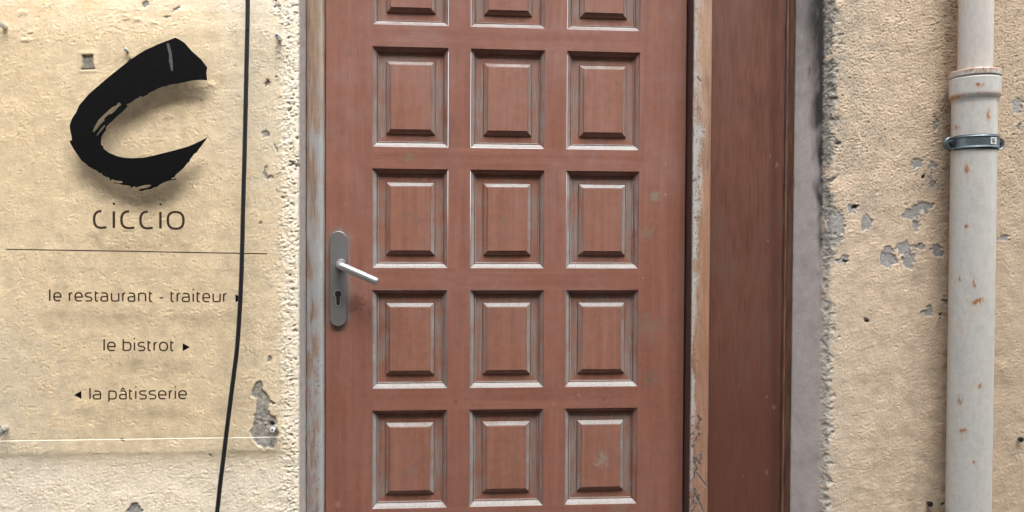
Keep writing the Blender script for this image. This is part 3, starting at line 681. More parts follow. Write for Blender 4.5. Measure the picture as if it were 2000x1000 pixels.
def rings(name, prof, w, h, wears, close, sub=26):
    """mitred frame: prof = (inset, depth); wears = dict side -> wear per profile segment; sides: B R T L"""
    V = []; F = []; W = []
    rnd = random.Random(5)
    def pt(side, t, ins, dep):
        x0, x1, z0, z1 = ins, w - ins, -h + ins, -ins
        if side == 0: return (x0 + (x1 - x0) * t, dep, z0)
        if side == 1: return (x1, dep, z0 + (z1 - z0) * t)
        if side == 2: return (x1 + (x0 - x1) * t, dep, z1)
        return (x0, dep, z1 + (z0 - z1) * t)
    for s in range(4):
        base = len(V)
        for (ins, dep) in prof:
            for k in range(sub + 1): V.append(pt(s, k / sub, ins, dep))
        for r in range(len(prof) - 1):
            for k in range(sub):
                a = base + r * (sub + 1) + k
                F.append((a, a + 1, a + sub + 2, a + sub + 1)); W.append(wears[s][r])
    if close:
        ins, dep = prof[-1]
        n = len(V)
        V += [(ins, dep, -h + ins), (w - ins, dep, -h + ins), (w - ins, dep, -ins), (ins, dep, -ins)]
        F.append((n, n + 1, n + 2, n + 3)); W.append(close)
    me = py_mesh(name, V, F)
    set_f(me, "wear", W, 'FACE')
    return me
MO = [(0.0004, 0.0010), (0.0008, 0.0011), (0.0013, 0.0034), (0.0040, 0.0048), (0.0074, 0.0078), (0.0098, 0.0104), (0.0102, 0.0138), (0.0112, 0.0138), (0.0116, 0.0112), (0.0134, 0.0116), (0.0139, 0.0140)]
#         lip   lip2  cove  cove  cove  step  bead  fall
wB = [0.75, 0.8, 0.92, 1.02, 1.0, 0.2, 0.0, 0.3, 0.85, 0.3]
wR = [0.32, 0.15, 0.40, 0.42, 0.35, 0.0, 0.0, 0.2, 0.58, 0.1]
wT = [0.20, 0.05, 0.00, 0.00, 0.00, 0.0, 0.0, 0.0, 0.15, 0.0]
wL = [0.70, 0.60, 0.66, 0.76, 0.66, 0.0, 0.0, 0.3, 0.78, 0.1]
PA = [(0.0138, 0.0142), (0.0296, 0.0138), (0.0299, 0.0158), (0.0307, 0.0158), (0.0309, 0.0112), (0.0324, 0.0100), (0.0394, 0.0056), (0.0396, 0.0066), (0.0404, 0.0066), (0.0405, 0.0036), (0.0412, 0.0032)]
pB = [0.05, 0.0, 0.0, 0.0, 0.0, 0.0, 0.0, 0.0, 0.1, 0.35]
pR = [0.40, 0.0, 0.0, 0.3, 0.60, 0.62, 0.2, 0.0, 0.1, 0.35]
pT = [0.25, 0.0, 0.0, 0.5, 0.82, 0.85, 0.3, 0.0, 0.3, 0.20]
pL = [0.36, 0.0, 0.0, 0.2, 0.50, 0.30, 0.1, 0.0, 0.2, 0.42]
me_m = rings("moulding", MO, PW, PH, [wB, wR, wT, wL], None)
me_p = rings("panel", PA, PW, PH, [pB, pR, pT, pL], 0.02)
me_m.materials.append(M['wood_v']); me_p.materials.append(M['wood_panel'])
first = None
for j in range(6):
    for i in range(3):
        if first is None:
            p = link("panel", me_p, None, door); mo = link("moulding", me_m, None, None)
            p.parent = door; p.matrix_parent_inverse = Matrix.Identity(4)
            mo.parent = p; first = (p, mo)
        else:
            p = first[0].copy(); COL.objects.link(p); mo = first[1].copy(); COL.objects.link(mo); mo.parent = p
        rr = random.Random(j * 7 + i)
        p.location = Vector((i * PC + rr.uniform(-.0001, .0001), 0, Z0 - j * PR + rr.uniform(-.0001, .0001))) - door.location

# lock plate, cylinder, lever
def stadium(cx, cz, w, h, n=14):
    r = w / 2; pts = []
    for k in range(n + 1):
        a = math.pi * k / n; pts.append((cx + r * math.cos(a), cz + h / 2 - r + r * math.sin(a)))
    for k in range(n + 1):
        a = math.pi + math.pi * k / n; pts.append((cx + r * math.cos(a), cz - h / 2 + r + r * math.sin(a)))
    return pts
def loft(name, layers, cap_end=True):
    """layers: list of closed outlines (list of 3D points) joined in order"""
    V = []; F = []; n = len(layers[0])
    for L in layers: V += [tuple(map(float, p)) for p in L]
    for r in range(len(layers) - 1):
        for k in range(n):
            a = r * n + k; b_ = r * n + (k + 1) % n
            F.append((a, b_, b_ + n, a + n))
    if cap_end: F.append(tuple(range((len(layers) - 1) * n, len(layers) * n)))
    bm = bmesh.new(); vs = [bm.verts.new(v) for v in V]
    for f in F: bm.faces.new([vs[i] for i in f])
    return bm_done(bm, name)
pT_ = at(662.5, 451, -0.008); pB_ = at(658.5, 638, -0.008)
pcx = (pT_[0] + pB_[0]) / 2; pcz = (pT_[2] + pB_[2]) / 2; pw = X(679, -0.008, 540) - X(645.5, -0.008, 540); ph = pT_[2] - pB_[2]
def outl(sc, y): return [(x, y, z) for x, z in stadium(pcx, pcz, pw - sc * 2, ph - sc * 2)]
plate = link("lock_plate", loft("lock_plate", [outl(0, 0.0), outl(0, -0.0062), outl(0.0006, -0.0076), outl(0.0018, -0.0084)]), M['steel'], door, False)
# keyhole with its pale rim
k0 = at(660.5, 574, -0.0086); kx, kz = k0[0], k0[2]
def euro(r, w_, L, y, grow=0.0):
    pts = []; r += grow; w_ += grow; L += grow
    a0 = math.asin(w_ / r)
    for k in range(25):
        a = -math.pi / 2 + a0 + (2 * math.pi - 2 * a0) * k / 24
        pts.append((kx + r * math.cos(a), y, kz + r * math.sin(a)))
    for k in range(9):
        a = math.pi + math.pi * k / 8
        pts.append((kx + w_ * math.cos(a), y, kz - L + w_ + w_ * math.sin(a)))
    return pts
ks = 1.0 / 860
link("key_rim", loft("key_rim", [euro(6.8 * ks, 3.8 * ks, 23 * ks, -0.0080, 0.0019), euro(6.8 * ks, 3.8 * ks, 23 * ks, -0.0090, 0.0019), euro(6.8 * ks, 3.8 * ks, 23 * ks, -0.0090, 0.0), euro(6.8 * ks, 3.8 * ks, 23 * ks, -0.0082, 0.0)], False), M['lever'], plate)
cyl = link("lock_cylinder", loft("lock_cylinder", [euro(6.8 * ks, 3.8 * ks, 23 * ks, -0.0080, -0.0001), euro(6.8 * ks, 3.8 * ks, 23 * ks, -0.0087, -0.0002)]), M['dark'], plate)
bm = bmesh.new(); box_bm(bm, kx - 0.0009, kx + 0.0009, -0.0093, -0.0080, kz - 0.0042, kz + 0.0042)
link("key_slot", bm_done(bm, "key_slot"), M['void'], plate)
def tube(name, path, rad, n=18, caps=True, squash=None):
    path = [Vector(tuple(map(float, p))) for p in path]
    L = []
    up = Vector((0, 0, 1))
    for i, p in enumerate(path):
        t = (path[min(i + 1, len(path) - 1)] - path[max(i - 1, 0)]).normalized()
        if abs(t.dot(up)) > 0.95: ref = Vector((0, 1, 0))
        else: ref = up
        s = t.cross(ref).normalized(); q = s.cross(t).normalized()
        r = rad[i] if isinstance(rad, (list, tuple)) else rad
        L.append([p + (s * math.cos(2 * math.pi * k / n) + q * math.sin(2 * math.pi * k / n)) * r for k in range(n)])
    bm = bmesh.new(); vs = [[bm.verts.new(v) for v in l] for l in L]
    for i in range(len(L) - 1):
        for k in range(n): bm.faces.new((vs[i][k], vs[i][(k + 1) % n], vs[i + 1][(k + 1) % n], vs[i + 1][k]))
    if caps:
        bm.faces.new(vs[0]); bm.faces.new(vs[-1])
    return bm_done(bm, name)
def crom(P, n=12):
    P = [np.array(p, float) for p in P]; Q = [2 * P[0] - P[1]] + P + [2 * P[-1] - P[-2]]; out = []
    for i in range(1, len(Q) - 2):
        for k in range(n):
            t = k / n
            out.append(0.5 * ((2 * Q[i]) + (Q[i + 1] - Q[i - 1]) * t + (2 * Q[i - 1] - 5 * Q[i] + 4 * Q[i + 1] - Q[i + 2]) * t * t + (3 * Q[i] - Q[i - 1] - 3 * Q[i + 1] + Q[i + 2]) * t ** 3))
    out.append(P[-1]); return out
YH = -0.050
h0 = at(661, 517, YH); h1 = at(737, 550.5, YH - 0.003)
n0 = np.array([h0[0], -0.004, h0[2]])
dirv = (h1 - h0)
lp = crom([n0, n0 + [0, -0.022, 0], np.array([h0[0] + 0.0008, YH + 0.012, h0[2] - 0.0004]), h0 + dirv * 0.09 + [0, 0.0012, 0], h0 + dirv * 0.24, h0 + dirv * 0.6, h1], 10)
lr = [0.0088] * len(lp); lr[-1] = 0.0066
lp.append(np.array(lp[-1]) + dirv / np.linalg.norm(dirv) * 0.0012); lr.append(0.0050); lr[-2] = 0.0084
lr = [r * 1.02 for r in lr]
link("lever_handle", tube("lever_handle", lp, lr, 24), M['lever'], door, True)
link("lever_collar", tube("lever_collar", [n0 + [0, -0.003, 0], n0 + [0, -0.009, 0], n0 + [0, -0.0098, 0]], [0.0122, 0.0122, 0.0108], 28), M['steel'], door)

# ------------------------------------------------------------------ clear sign panel
YP0, YP1 = YL - 0.020, YL - 0.025           # back and front of the sheet
sx0, sx1 = X(-28, YP1), X(549, YP1)
zb0, zb1 = Z(0, 860.5, YP1), Z(545, 855.5, YP1)
zb = (zb0 + zb1) / 2; zt = Z(300, 20, YP1)
sign = empty("wall_sign", ((sx0 + sx1) / 2, YP0, zb), "clear acrylic sign with a black brushed letter and thin lettering", "sign")
bm = bmesh.new(); box_bm(bm, sx0, sx1, YP1, YP0, zb, zt)
bm.normal_update()
me = bm_done(bm, "clear_panel"); me.materials.append(M['acrylic']); me.materials.append(M['frost']); me.materials.append(M['clear_edge'])
for p in me.polygons:
    if p.normal.z < -0.5: p.material_index = 1
    elif abs(p.normal.x) > 0.5 or p.normal.z > 0.5: p.material_index = 2
link("clear_panel", me, None, sign)
YF = YP1 - 0.0002
def flat_shape(name, outer, holes, mat, parent, thick=0.0005, y=YF):
    loops = [[Vector((*at(px, py, y)[[0, 2]], 0)) for px, py in L] for L in [outer] + holes]
    flat = [p for L in loops for p in L]
    tris = tessellate_polygon(loops)
    n = len(flat)
    V = [(p.x, y - thick, p.y) for p in flat] + [(p.x, y, p.y) for p in flat]
    F = [tuple(t) for t in tris]
    k0 = 0
    for L in loops:
        for k in range(len(L)):
            a, b_ = k0 + k, k0 + (k + 1) % len(L); F.append((a, b_, b_ + n, a + n))
        k0 += len(L)
    bm = bmesh.new(); vs = [bm.verts.new(v) for v in V]
    for f in F:
        try: bm.faces.new([vs[i] for i in f])
        except ValueError: pass
    me = bm_done(bm, name); return link(name, me, mat, parent)
C_OUT = [(149, 220), (155, 206), (173, 185), (200, 161), (232, 135), (256, 116), (274, 104), (284, 98), (308, 87), (324, 81), (343, 73.6), (352, 78), (361, 84),
         (375, 100), (393, 116), (399, 124), (405, 132), (403, 143), (405, 157), (392, 156), (378, 157), (367, 159), (356, 161.6), (343, 164), (330, 166), (326, 167.5), (323, 170), (321, 168), (306, 174),
         (301, 177), (292, 181), (288, 185), (281, 188), (278, 190), (275, 187), (270, 191), (264, 194), (258, 199), (247, 204), (249.5, 207.5), (240, 218), (230, 226), (220, 236), (212, 243), (207, 249), (207.5, 253), (202, 261),
         (198.5, 267), (197.6, 275), (197.6, 283), (201.6, 285.6), (202.4, 290.4), (213, 298.4), (229, 305), (242, 308), (256, 309), (280, 308), (300, 304), (316, 300), (336, 295), (356, 289.6),
         (368, 286), (380, 281), (393, 275), (405, 268), (402, 274), (397.6, 279), (396, 282), (388, 292), (385, 297), (379, 301), (375, 307), (371, 312), (371, 315), (365.6, 319), (359, 328), (351, 335), (343, 341.6), (342, 345), (334.4, 349),
         (336, 350.5), (345, 348), (343, 351), (338, 352), (330, 353), (321, 356), (313, 360), (306, 365.6), (299, 366.5), (297, 369), (287, 370), (277.6, 373), (270.4, 372.5), (275, 369), (282, 368),
         (290, 366), (296, 362.5), (292, 361), (283, 361.5), (273, 364), (266, 366), (262, 364), (259, 365), (256, 367.5), (254, 363), (246, 362), (238, 361), (230, 358.5), (222, 358), (225, 356), (233, 358), (240, 357), (239, 354),
         (228, 353), (218, 350), (217, 353.5), (214.5, 351), (214, 347), (208, 346), (203, 343), (200, 341.6), (199, 337.6), (195, 338.5), (189, 333), (182, 330), (174, 325.6), (167, 319), (160, 314), (149, 298), (144, 291),
         (139, 282), (136, 275), (141, 274), (140, 266), (137, 252), (136.5, 246), (137.6, 241), (141, 232), (145.6, 225)]
C_H1 = [(237, 203.5), (234, 200.5), (231, 201), (227, 206), (220, 209), (213, 215), (204, 223), (193, 234), (188, 242), (184, 249), (181, 257.5), (184, 258), (191, 251), (194, 246), (200, 240), (204, 236), (204.5, 231), (213, 223.5), (218, 222.5), (225, 217), (231, 210), (237, 205)]
C_H2 = [(204.5, 244), (201, 247), (196.5, 252), (189, 263), (190, 266), (194, 261), (200, 254), (206, 246)]
c_mark = flat_shape("brush_letter", C_OUT, [C_H1, C_H2], M['black'], sign, 0.0012)
flat_shape("brush_streak", [(325, 84), (330, 85), (335, 102), (337.5, 124), (337.5, 139), (335, 138), (332, 129), (333, 126), (330, 121), (330.5, 108), (327, 94)], [], M['streak'], c_mark, 0.0003, YF - 0.0013)

def se(cx, cy, rx, ry, a0, a1, n=2.5, k=22):
    out = []
    for i in range(k + 1):
        a = R_(a0 + (a1 - a0) * i / k); c, s = math.cos(a), math.sin(a)
        out.append((cx + rx * math.copysign(abs(c) ** (2 / n), c), cy + ry * math.copysign(abs(s) ** (2 / n), s)))
    return out
def sm(*p): return [tuple(q) for q in crom(p, 8)]
ACC = [(.22, 1.16), (.5, 1.36), (.78, 1.16)]
GL = {
 'c': [se(.60, .5, .60, .5, 90, 270) + [(1.0, .035)]], 'o': [se(.5, .5, .5, .5, 0, 360, 2.5, 44)],
 'e': [[(0.0, .48), (.985, .48)] + se(.5, .5, .5, .5, 0, 270, 2.4, 34)[1:] + [(.95, .02)]],
 'l': [[(.5, 1.40), (.5, 0)]], 'i': [[(.5, 1), (.5, 0)]], '-': [[(0, .43), (1, .43)]],
 'r': [[(.06, 1), (.06, 0)], sm((.06, .62), (.30, .90), (.6, .985), (1, 1))],
 's': [sm((.95, 1.0), (.55, 1.0), (.16, .95), (.02, .75), (.18, .55), (.5, .50), (.84, .44), (.98, .25), (.84, .05), (.5, 0), (.03, 0))],
 't': [sm((.10, 1.2), (.10, .8), (.10, .28), (.25, .04), (.6, 0), (1, .0)), [(.10, .97), (1, .97)]],
 'a': [sm((.10, 1.0), (.55, 1.0), (.86, .93), (1, .70)) + [(1, 0)], [(1, .02), (.45, .0)] + sm((.30, .0), (.06, .07), (0, .28), (.07, .48), (.35, .55)) + [(1, .555)]],
 'u': [[(0, 1), (0, .38)] + sm((0, .30), (.10, .06), (.45, 0), (.8, .03), (1, .10)), [(1, 1), (1, 0)]],
 'n': [[(0, 0), (0, 1)], sm((0, .86), (.2, .97), (.55, 1.0), (.9, .92), (1, .66)) + [(1, 0)]],
 'b': [[(0, 1.40), (0, 0)], [(0, .98)] + sm((.4, 1.0), (.85, .93), (1, .62), (1, .38), (.85, .07), (.4, 0)) + [(0, .02)]],
 'p': [[(0, 1), (0, -.33)], [(0, .98)] + sm((.4, 1.0), (.85, .93), (1, .62), (1, .38), (.85, .07), (.4, 0)) + [(0, .02)]],
}
GL['â'] = GL['a'] + [ACC]; GL['ô'] = GL['o'] + [ACC]
def ribbon(bm, pts, wd, y, thick, closed=False):
    P = [np.array(p, float) for p in pts]
    Q = [P[0]]
    for p in P[1:]:
        if np.linalg.norm(p - Q[-1]) > 1e-5: Q.append(p)
    if closed: Q = Q[:-1] if np.linalg.norm(Q[0] - Q[-1]) < 1e-4 else Q
    n = len(Q); Lp = []; Rp = []
    for i in range(n):
        a = Q[(i - 1) % n] if (closed or i > 0) else None; b_ = Q[(i + 1) % n] if (closed or i < n - 1) else None
        t1 = (Q[i] - a) / np.linalg.norm(Q[i] - a) if a is not None else None
        t2 = (b_ - Q[i]) / np.linalg.norm(b_ - Q[i]) if b_ is not None else None
        if t1 is None: t1 = t2
        if t2 is None: t2 = t1
        t = t1 + t2; L = np.linalg.norm(t); t = t2 if L < 1e-6 else t / L
        nrm = np.array([-t[1], t[0]]); k = 1 / max(0.5, abs(nrm @ np.array([-t1[1], t1[0]])))
        Lp.append(Q[i] + nrm * wd / 2 * k); Rp.append(Q[i] - nrm * wd / 2 * k)
    fr = [(bm.verts.new((l[0], y - thick, l[1])), bm.verts.new((r[0], y - thick, r[1]))) for l, r in zip(Lp, Rp)]
    bk = [(bm.verts.new((l[0], y, l[1])), bm.verts.new((r[0], y, r[1]))) for l, r in zip(Lp, Rp)]
    rng = range(n if closed else n - 1)
    for i in rng:
        j = (i + 1) % n
        bm.faces.new((fr[i][0], fr[i][1], fr[j][1], fr[j][0]))
        bm.faces.new((fr[i][0], fr[j][0], bk[j][0], bk[i][0])); bm.faces.new((fr[i][1], bk[i][1], bk[j][1], fr[j][1]))
def disc(bm, c, r, y, thick, sq=2.0, n=16):
    v1 = [bm.verts.new((c[0] + r * math.cos(2 * math.pi * k / n), y - thick, c[1] + r * math.sin(2 * math.pi * k / n))) for k in range(n)]
    v2 = [bm.verts.new((v.co.x, y, v.co.z)) for v in v1]
    bm.faces.new(v1)
    for k in range(n): bm.faces.new((v1[k], v1[(k + 1) % n], v2[(k + 1) % n], v2[k]))
PXM = (X(400, YF) - X(200, YF)) / 200
def text(glyphs, b0, b1, xh, sw, x0, x1, dotr):
    """glyphs: (char, left px, right px); baseline runs from b0 at x0 to b1 at x1; xh = x height, sw = stroke (px)"""
    bm = bmesh.new(); lay = 0
    for (ch, a, b_) in glyphs:
        for st in GL[ch]:
            pts = []
            for (gx, gy) in st:
                px = a + sw / 2 + gx * (b_ - a - sw)
                base = b0 + (b1 - b0) * (px - x0) / (x1 - x0)
                py = base - sw / 2 - gy * (xh - sw)
                q = at(px, py, YF); pts.append((q[0], q[2]))
            cl = ch in 'oô' and st is GL['o'][0]
            ribbon(bm, pts, sw * PXM, YF - 0.00012 * lay, 0.0004, cl); lay = (lay + 1) % 3
        if ch == 'i':
            px = (a + b_) / 2; base = b0 + (b1 - b0) * (px - x0) / (x1 - x0)
            q = at(px, base - xh * 1.33, YF); disc(bm, (q[0], q[2]), dotr * PXM, YF, 0.0004)
    me = bm_done(bm, "lettering"); return link("lettering", me, M['ink'], sign)
t1 = text([('c', 181.5, 210.5), ('i', 220.5, 224.5), ('c', 235, 265), ('c', 272, 301), ('i', 311.5, 315.5), ('o', 325.5, 361)], 447.2, 449.4, 37.4, 4.9, 181, 361, 2.5)
text([('l', 95.8, 98.8), ('e', 104, 120.5), ('r', 134, 143), ('e', 145.5, 162), ('s', 165.5, 181), ('t', 184.5, 193.5), ('a', 196, 211.5), ('u', 216.5, 233.5), ('r', 238, 246.5), ('a', 249, 264.5), ('n', 269.5, 286),
      ('t', 290.5, 299), ('-', 310.5, 320), ('t', 332.5, 341), ('r', 344.5, 353), ('a', 355, 371), ('i', 376, 379), ('t', 383.5, 392), ('e', 395, 411), ('u', 415, 431.5), ('r', 435, 444)],
     588.9, 591.0, 18.8, 3.0, 95, 444, 1.7)
text([('l', 202, 205), ('e', 209, 226.5), ('b', 239.5, 257), ('i', 261.2, 264.2), ('s', 268.5, 284.5), ('t', 287.5, 296), ('r', 299.5, 308), ('o', 310.5, 328.5), ('t', 332, 340.5)], 686.0, 686.2, 18.8, 3.0, 202, 340, 1.7)
text([('l', 174.3, 177.3), ('a', 181.5, 198), ('p', 211.5, 228.5), ('â', 232.5, 248), ('t', 251.5, 260), ('i', 263.8, 266.8), ('s', 271.5, 287.5), ('s', 290, 306), ('e', 308.5, 325.5), ('r', 329.5, 337.5), ('i', 341, 344), ('e', 348, 365.5)],
     780.8, 780.0, 18.4, 2.9, 174, 365, 1.6)
flat_shape("rule_line", [(12, 485.8), (267, 490.0), (522, 494.8), (522, 496.8), (267, 492.2), (12, 488.0)], [], M['ink'], sign, 0.0004)
flat_shape("arrow", [(460, 575), (475, 582.8), (460, 590.5)], [], M['black'], sign)
flat_shape("arrow", [(357, 670.2), (371, 678), (357, 686)], [], M['black'], sign)
flat_shape("arrow", [(159, 763.5), (144.5, 771.5), (159, 779)], [], M['black'], sign)
def standoff(px, py, capm):
    q = at(px, py, YP1 - 0.006); x, z = q[0], q[2]
    b = link("standoff", tube("standoff", [(x, YL + 0.004, z), (x, YP0 - 0.0003, z)], 0.0052, 20), M['stand'], sign, False)
    link("standoff_cap", tube("standoff_cap", [(x, YP1 - 0.0003, z), (x, YP1 - 0.0042, z), (x, YP1 - 0.0052, z)], [0.0054, 0.0054, 0.0044], 22), capm, b, False)
    link("socket_hole", tube("socket_hole", [(x, YP1 - 0.005, z), (x, YP1 - 0.0055, z)], 0.0021, 6), M['void'], b)
standoff(540, 69, M['stand']); standoff(531.5, 840, M['label']); standoff(-6, 45, M['stand']); standoff(-5, 842, M['stand'])

# small screw left in the wall above the letter
def wall_screw(px, py, y0, length, rad, label, headm, group=None, tilt=(0, 0)):
    q = at(px, py, y0 - length); x, z = q[0], q[2]
    e = empty("wall_screw", (x, y0, z), label, "screw", group)
    tx, tz = tilt
    pth = [(x - tx, y0 + 0.006, z - tz), (x, y0 - length + 0.003, z)]
    link("shank", tube("shank", pth, rad * 0.6, 14), M['clamp'], e)
    link("head", tube("head", [(x, y0 - length + 0.004, z), (x + tx * .1, y0 - length + 0.0008, z), (x + tx * .1, y0 - length, z)], [rad, rad, rad * 0.75], 16), headm, e)
wall_screw(245, 97, YL, 0.010, 0.0045, "small grey screw in the pale wall just above the black brushed letter", M['stand'], None, (0, 0.004))
wall_screw(1818, 985, YR, 0.012, 0.0062, "dark screw in the tan wall left of the drainpipe, low down", M['dark'])
wall_screw(1996, 859, YR, 0.010, 0.0058, "dark screw in the tan wall right of the drainpipe", M['dark'])

# ------------------------------------------------------------------ hanging cable
YC = YP1 - 0.0085
cpx = [(484, -5), (483, 60), (481.5, 130), (479.5, 220), (477.5, 310), (475, 400), (473.2, 480), (471, 550), (468, 610), (463, 680), (455, 745), (446, 815), (437, 890), (429.5, 950), (423.5, 1005)]
cp = [at(px, py, YC) for px, py in cpx]
a, b_ = cp[0], cp[-1]
cp = [np.array([a[0] + 0.012, YL - 0.012, 3.4]), np.array([a[0] + 0.008, YL - 0.03, 2.3])] + cp + [np.array([b_[0] - 0.02, YC, b_[2] - 0.15]), np.array([b_[0] - 0.05, YC + 0.01, 0.2]), np.array([b_[0] - 0.06, YC + 0.015, 0.004])]
c_o = link("cable", tube("cable", crom(cp, 8), 0.0047, 14), M['cable'], None, True)
tag(c_o, "thin black cable hanging down the pale wall in front of the clear sign", "cable")

# ------------------------------------------------------------------ drainpipe
YPI = YR - 0.0545
xp = X(1898.5, YPI, 500)
def pxang(px): return math.atan((px - 1000) / FPX)
dist = math.hypot(xp - CAM[0], YPI - CAM[1])
def rad_of(p0, p1): return dist * math.sin((pxang(p1) - pxang(p0)) / 2)
r_low, r_up, r_soc = rad_of(1853, 1945), rad_of(1865.5, 1936), rad_of(1850.5, 1954)
ZP = lambda py: float(CAM[2] + ((500 - py) / FPX) * 1.69)          # rough height on the pipe front
def pz(py):
    # height where the ray through (1900,py) meets the pipe's front
    d_ = FW + (1899 - 1000) / FPX * RT - (py - 500) / FPX * UP
    hd = math.hypot(d_[0], d_[1]); t = (dist - r_low) / hd
    return float(CAM[2] + d_[2] * t)
pipe = empty("drainpipe", (xp, YPI, 0), "grey painted drainpipe with rusty socket on the tan wall", "drainpipe")
RUST = [(1908, 589, 13, 4.5, -0.5), (1903, 553, 3, 8, 0), (1874, 782, 3.5, 6, 0), (1914, 755, 4, 4.5, 0), (1880, 842, 7, 4, 0), (1887, 442, 3.5, 3.5, 0), (1888, 330, 4, 9, 0.2),
        (1874, 545, 2, 5, 0), (1911, 165, 7, 3.5, 0), (1930, 225, 3, 10, 0), (1868, 250, 4, 5, 0), (1902, 903, 2.5, 3.5, 0)]
def pipe_part(name, zr, base, seed, nseg=220, rust_fn=None, rings_=None):
    """zr = list of (z, radius) control points from bottom to top"""
    zs = []; rs = []
    for (z0, r0), (z1, r1) in zip(zr[:-1], zr[1:]):
        n = max(1, int(abs(z1 - z0) / 0.0025)) if (z1 > 0.4 and z0 < 1.9) else max(1, int(abs(z1 - z0) / 0.05))
        for k in range(n): zs.append(z0 + (z1 - z0) * k / n); rs.append(r0 + (r1 - r0) * k / n)
    zs.append(zr[-1][0]); rs.append(zr[-1][1])
    zs = np.array(zs); rs = np.array(rs); nz = len(zs)
    th = np.linspace(0, 2 * math.pi, nseg + 1)
    B = np.zeros((nz, nseg + 1, 3)); B[..., 0] = xp + rs[:, None] * np.cos(th)[None]; B[..., 1] = YPI + rs[:, None] * np.sin(th)[None]; B[..., 2] = zs[:, None]
    u, v = to_px(B.reshape(-1, 3)); u = u.reshape(nz, -1); v = v.reshape(nz, -1)
    d = 0.0025
    n1 = fnoise(nz, nseg + 1, d, 0.006, 0.03, seed); n2 = fnoise(nz, nseg + 1, d, 0.03, 0.2, seed + 1); n3 = fnoise(nz, nseg + 1, d, 0.005, 0.01, seed + 2)
    C = np.broadcast_to(np.array(base), (nz, nseg + 1, 3)) * (1 + 0.035 * n2 + 0.02 * n1)[..., None]
    facing = np.sin(th)[None] < 0.45
    rust = np.zeros((nz, nseg + 1)); halo = np.zeros((nz, nseg + 1))
    for (x, y, rx, ry, an) in RUST:
        ca, sa = math.cos(an), math.sin(an)
        du, dv = u - x + n1 * 1.2, v - y + n3 * 1.0
        rust = np.maximum(rust, sstep(1.15, 0.55, np.hypot((du * ca + dv * sa) / rx, (-du * sa + dv * ca) / ry) + 0.18 * n1) * facing)
        run = np.exp(-((u - x + 0.8 * n1) / (rx * 0.7)) ** 2) * sstep(y - 2, y + 3, v) * sstep(y + 34, y + 6, v)
        halo = np.maximum(halo, np.maximum(sstep(2.4, 0.8, np.hypot(du / rx, dv / ry) + 0.4 * n1), run * 0.6) * facing)
    dth = (th - math.atan2(CAM[1] - YPI, CAM[0] - xp) + math.pi) % (2 * math.pi) - math.pi
    left = sstep(-0.95, -1.35, dth[None] + 0.08 * n1) * (0.45 + 0.45 * sstep(-0.5, 1.0, n2 + 0.4 * n1))
    C = mixc(C, (0.42, 0.29, 0.16), left * 0.8)
    C = mixc(C, (0.36, 0.26, 0.17), sstep(1.0, 2.2, n2 + 0.3 * n1) * 0.3)
    C = mixc(C, (0.16, 0.14, 0.12), sstep(2.1, 2.7, n3) * 0.5)
    C = mixc(C, (0.38, 0.27, 0.17), halo * 0.40)
    if rust_fn is not None: rust = np.maximum(rust, rust_fn(B, u, v, n1, n2, n3, th))
    C = mixc(C, np.array([0.33, 0.125, 0.035]), np.clip(rust, 0, 1) * 0.9)
    C = mixc(C, (0.07, 0.03, 0.015), sstep(0.8, 1.0, rust) * sstep(0.0, 1.0, n3) * 0.7)
    me = mesh_np(name, B.reshape(-1, 3), grid_faces(nz, nseg + 1)); set_col(me, "albedo", np.clip(C, 0.01, 0.8).reshape(-1, 3))
    return link(name, me, M['pipe'], pipe, True)
z_rim, z_gr, z_sb, z_tp = pz(133), pz(145), pz(183), pz(196)
pipe_part("lower_pipe", [(0.0, r_low), (z_tp + 0.006, r_low)], (0.455, 0.447, 0.415), 501)
def sock_rust(B, u, v, n1, n2, n3, th):
    r = sstep(z_rim - 0.014, z_rim - 0.001, B[..., 2] + 0.004 * n1) * (0.55 + 0.3 * n1)
    r = np.maximum(r, np.exp(-((B[..., 2] - z_sb + 0.003) / 0.006) ** 2) * sstep(1890, 1865, u + 5 * n1) * 1.0)
    r = np.maximum(r, np.exp(-((B[..., 2] - z_sb) / 0.003) ** 2) * (0.25 + 0.3 * n1))
    r = np.maximum(r, np.exp(-((B[..., 2] - z_sb) / 0.006) ** 2) * sstep(1935, 1952, u) * 0.6)
    return r
pipe_part("socket", [(z_tp, r_low + 0.0006), (z_tp + 0.004, r_low + 0.0008), (z_sb - 0.004, r_soc - 0.0016), (z_sb, r_soc - 0.0003), (z_sb + 0.002, r_soc), (z_gr - 0.004, r_soc), (z_gr - 0.0035, r_soc - 0.0016), (z_gr - 0.0015, r_soc - 0.0016),
                     (z_gr - 0.001, r_soc + 0.0004), (z_rim - 0.001, r_soc + 0.0004), (z_rim, r_soc - 0.001), (z_rim + 0.0003, r_up + 0.0005)], (0.44, 0.43, 0.405), 521, rust_fn=sock_rust)
pipe_part("upper_pipe", [(z_rim - 0.004, r_up), (3.6, r_up)], (0.46, 0.43, 0.395), 541)

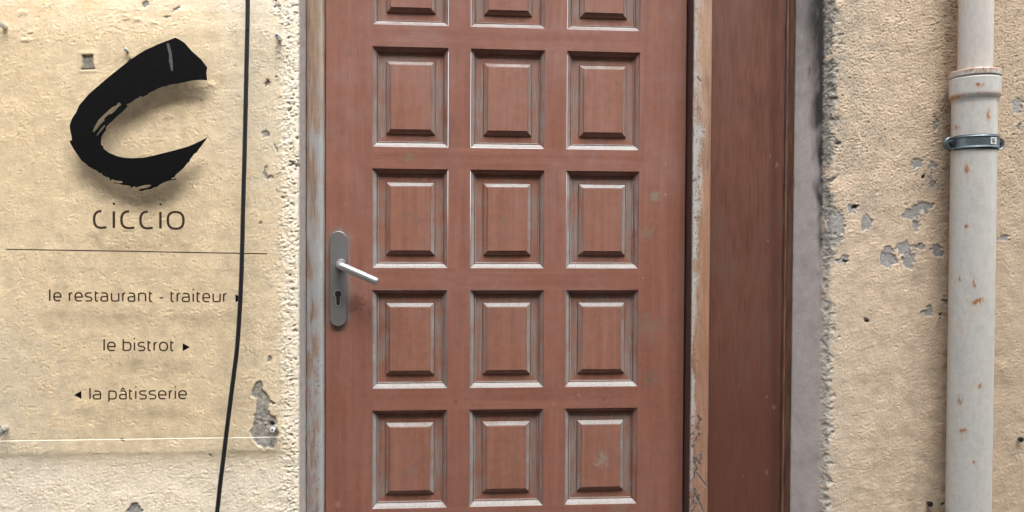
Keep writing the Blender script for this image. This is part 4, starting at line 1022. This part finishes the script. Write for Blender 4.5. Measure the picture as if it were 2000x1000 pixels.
# ------------------------------------------------------------------ pipe clamp
zc = pz(276.5); hb = (pz(264) - pz(289)) / 2
clamp = empty("pipe_clamp", (xp, YPI, zc), "dark blue-grey metal pipe clamp with bolted ears around the drainpipe", "pipe clamp")
def half_band(name, a0, a1, r0, hh, mat, parent, prof):
    V = []; n = 40; np_ = len(prof)
    for k in range(n + 1):
        a = a0 + (a1 - a0) * k / n
        for (dz, dr) in prof: V.append((xp + (r0 + dr) * math.cos(a), YPI + (r0 + dr) * math.sin(a), zc + dz * hh))
    F = []
    for k in range(n):
        for j in range(np_):
            F.append((k * np_ + j, (k + 1) * np_ + j, (k + 1) * np_ + (j + 1) % np_, k * np_ + (j + 1) % np_))
    bm = bmesh.new(); vs = [bm.verts.new(v) for v in V]
    for f in F: bm.faces.new([vs[i] for i in f])
    return link(name, bm_done(bm, name), mat, parent, False)
BP = [(-1, 0.0002), (-1, 0.0036), (-0.86, 0.0046), (-0.6, 0.0034), (0.6, 0.0034), (0.86, 0.0046), (1, 0.0036), (1, 0.0002)]
half_band("front_strap", math.pi * 1.005, math.pi * 1.995, r_low, hb, M['clamp'], clamp, BP)
half_band("back_strap", math.pi * 0.05, math.pi * 0.95, r_low, hb, M['clamp'], clamp, BP)
half_band("rubber_lining", math.pi * 1.0, math.pi * 2.0, r_low, hb * 1.13, M['rubber'], clamp, [(-1, 0.0001), (-1, 0.0016), (1, 0.0016), (1, 0.0001)])
for s in (-1, 1):
    ex = xp + s * (r_low + 0.0105); er = hb * 1.02
    def ear_out(y, r):
        pts = []
        for k in range(17):
            a = -math.pi / 2 + math.pi * k / 16
            pts.append((ex + s * (r * math.cos(a)), y, zc + r * math.sin(a)))
        pts += [(xp + s * (r_low + 0.002), y, zc + r), (xp + s * (r_low + 0.002), y, zc - r)]
        return pts
    ear = link("ear", loft("ear", [ear_out(YPI + 0.004, er), ear_out(YPI - 0.0035, er), ear_out(YPI - 0.0052, er - 0.0016), ear_out(YPI - 0.0040, er - 0.0034)]), M['clamp'], clamp)
    link("bolt", tube("bolt", [(ex, YPI - 0.003, zc), (ex, YPI - 0.0085, zc), (ex, YPI - 0.0095, zc)], [0.0048, 0.0048, 0.0042], 12), M['dark'], ear)
link("wall_rod", tube("wall_rod", [(xp, YPI + r_low + 0.002, zc), (xp, YR + 0.01, zc)], 0.005, 12), M['clamp'], clamp)
# small white sticker with dark printing, following the strap
th0 = math.atan2(CAM[1] - YPI, CAM[0] - xp)
def on_strap(px, dr):
    al = pxang(px) + YAW        # viewing direction in plan, from +y towards +x
    o = np.array([CAM[0] - xp, CAM[1] - YPI]); dd = np.array([math.sin(al), math.cos(al)])
    rr = r_low + 0.0034 + dr; b2 = o @ dd; c2 = o @ o - rr * rr; t = -b2 - math.sqrt(max(0, b2 * b2 - c2))
    q = o + dd * t; return math.atan2(q[1], q[0])
def wrap(name, p0, p1, z0, z1, dr, mat, parent):
    a0, a1 = on_strap(p0, dr), on_strap(p1, dr); V = []; n = 6
    for k in range(n + 1):
        a = a0 + (a1 - a0) * k / n; r = r_low + 0.0034 + dr
        for zz in (z0, z1):
            V.append((xp + r * math.cos(a), YPI + r * math.sin(a), zc + zz))
    F = [(2 * k, 2 * k + 2, 2 * k + 3, 2 * k + 1) for k in range(n)]
    return link(name, py_mesh(name, V, F), mat, parent)
st = wrap("sticker", 1931.5, 1942.5, -0.0058, 0.0082, 0.0005, M['label'], clamp)
for (a, b2, z0, z1) in [(1933.5, 1935, 0.003, 0.0065), (1937.5, 1940, 0.0035, 0.0062), (1935, 1937, 0.0015, 0.0035), (1934.5, 1940.5, -0.0012, 0.0008), (1935, 1939, -0.0034, -0.0024)]:
    wrap("printed_mark", a, b2, z0, z1, 0.0009, M['dark'], st)
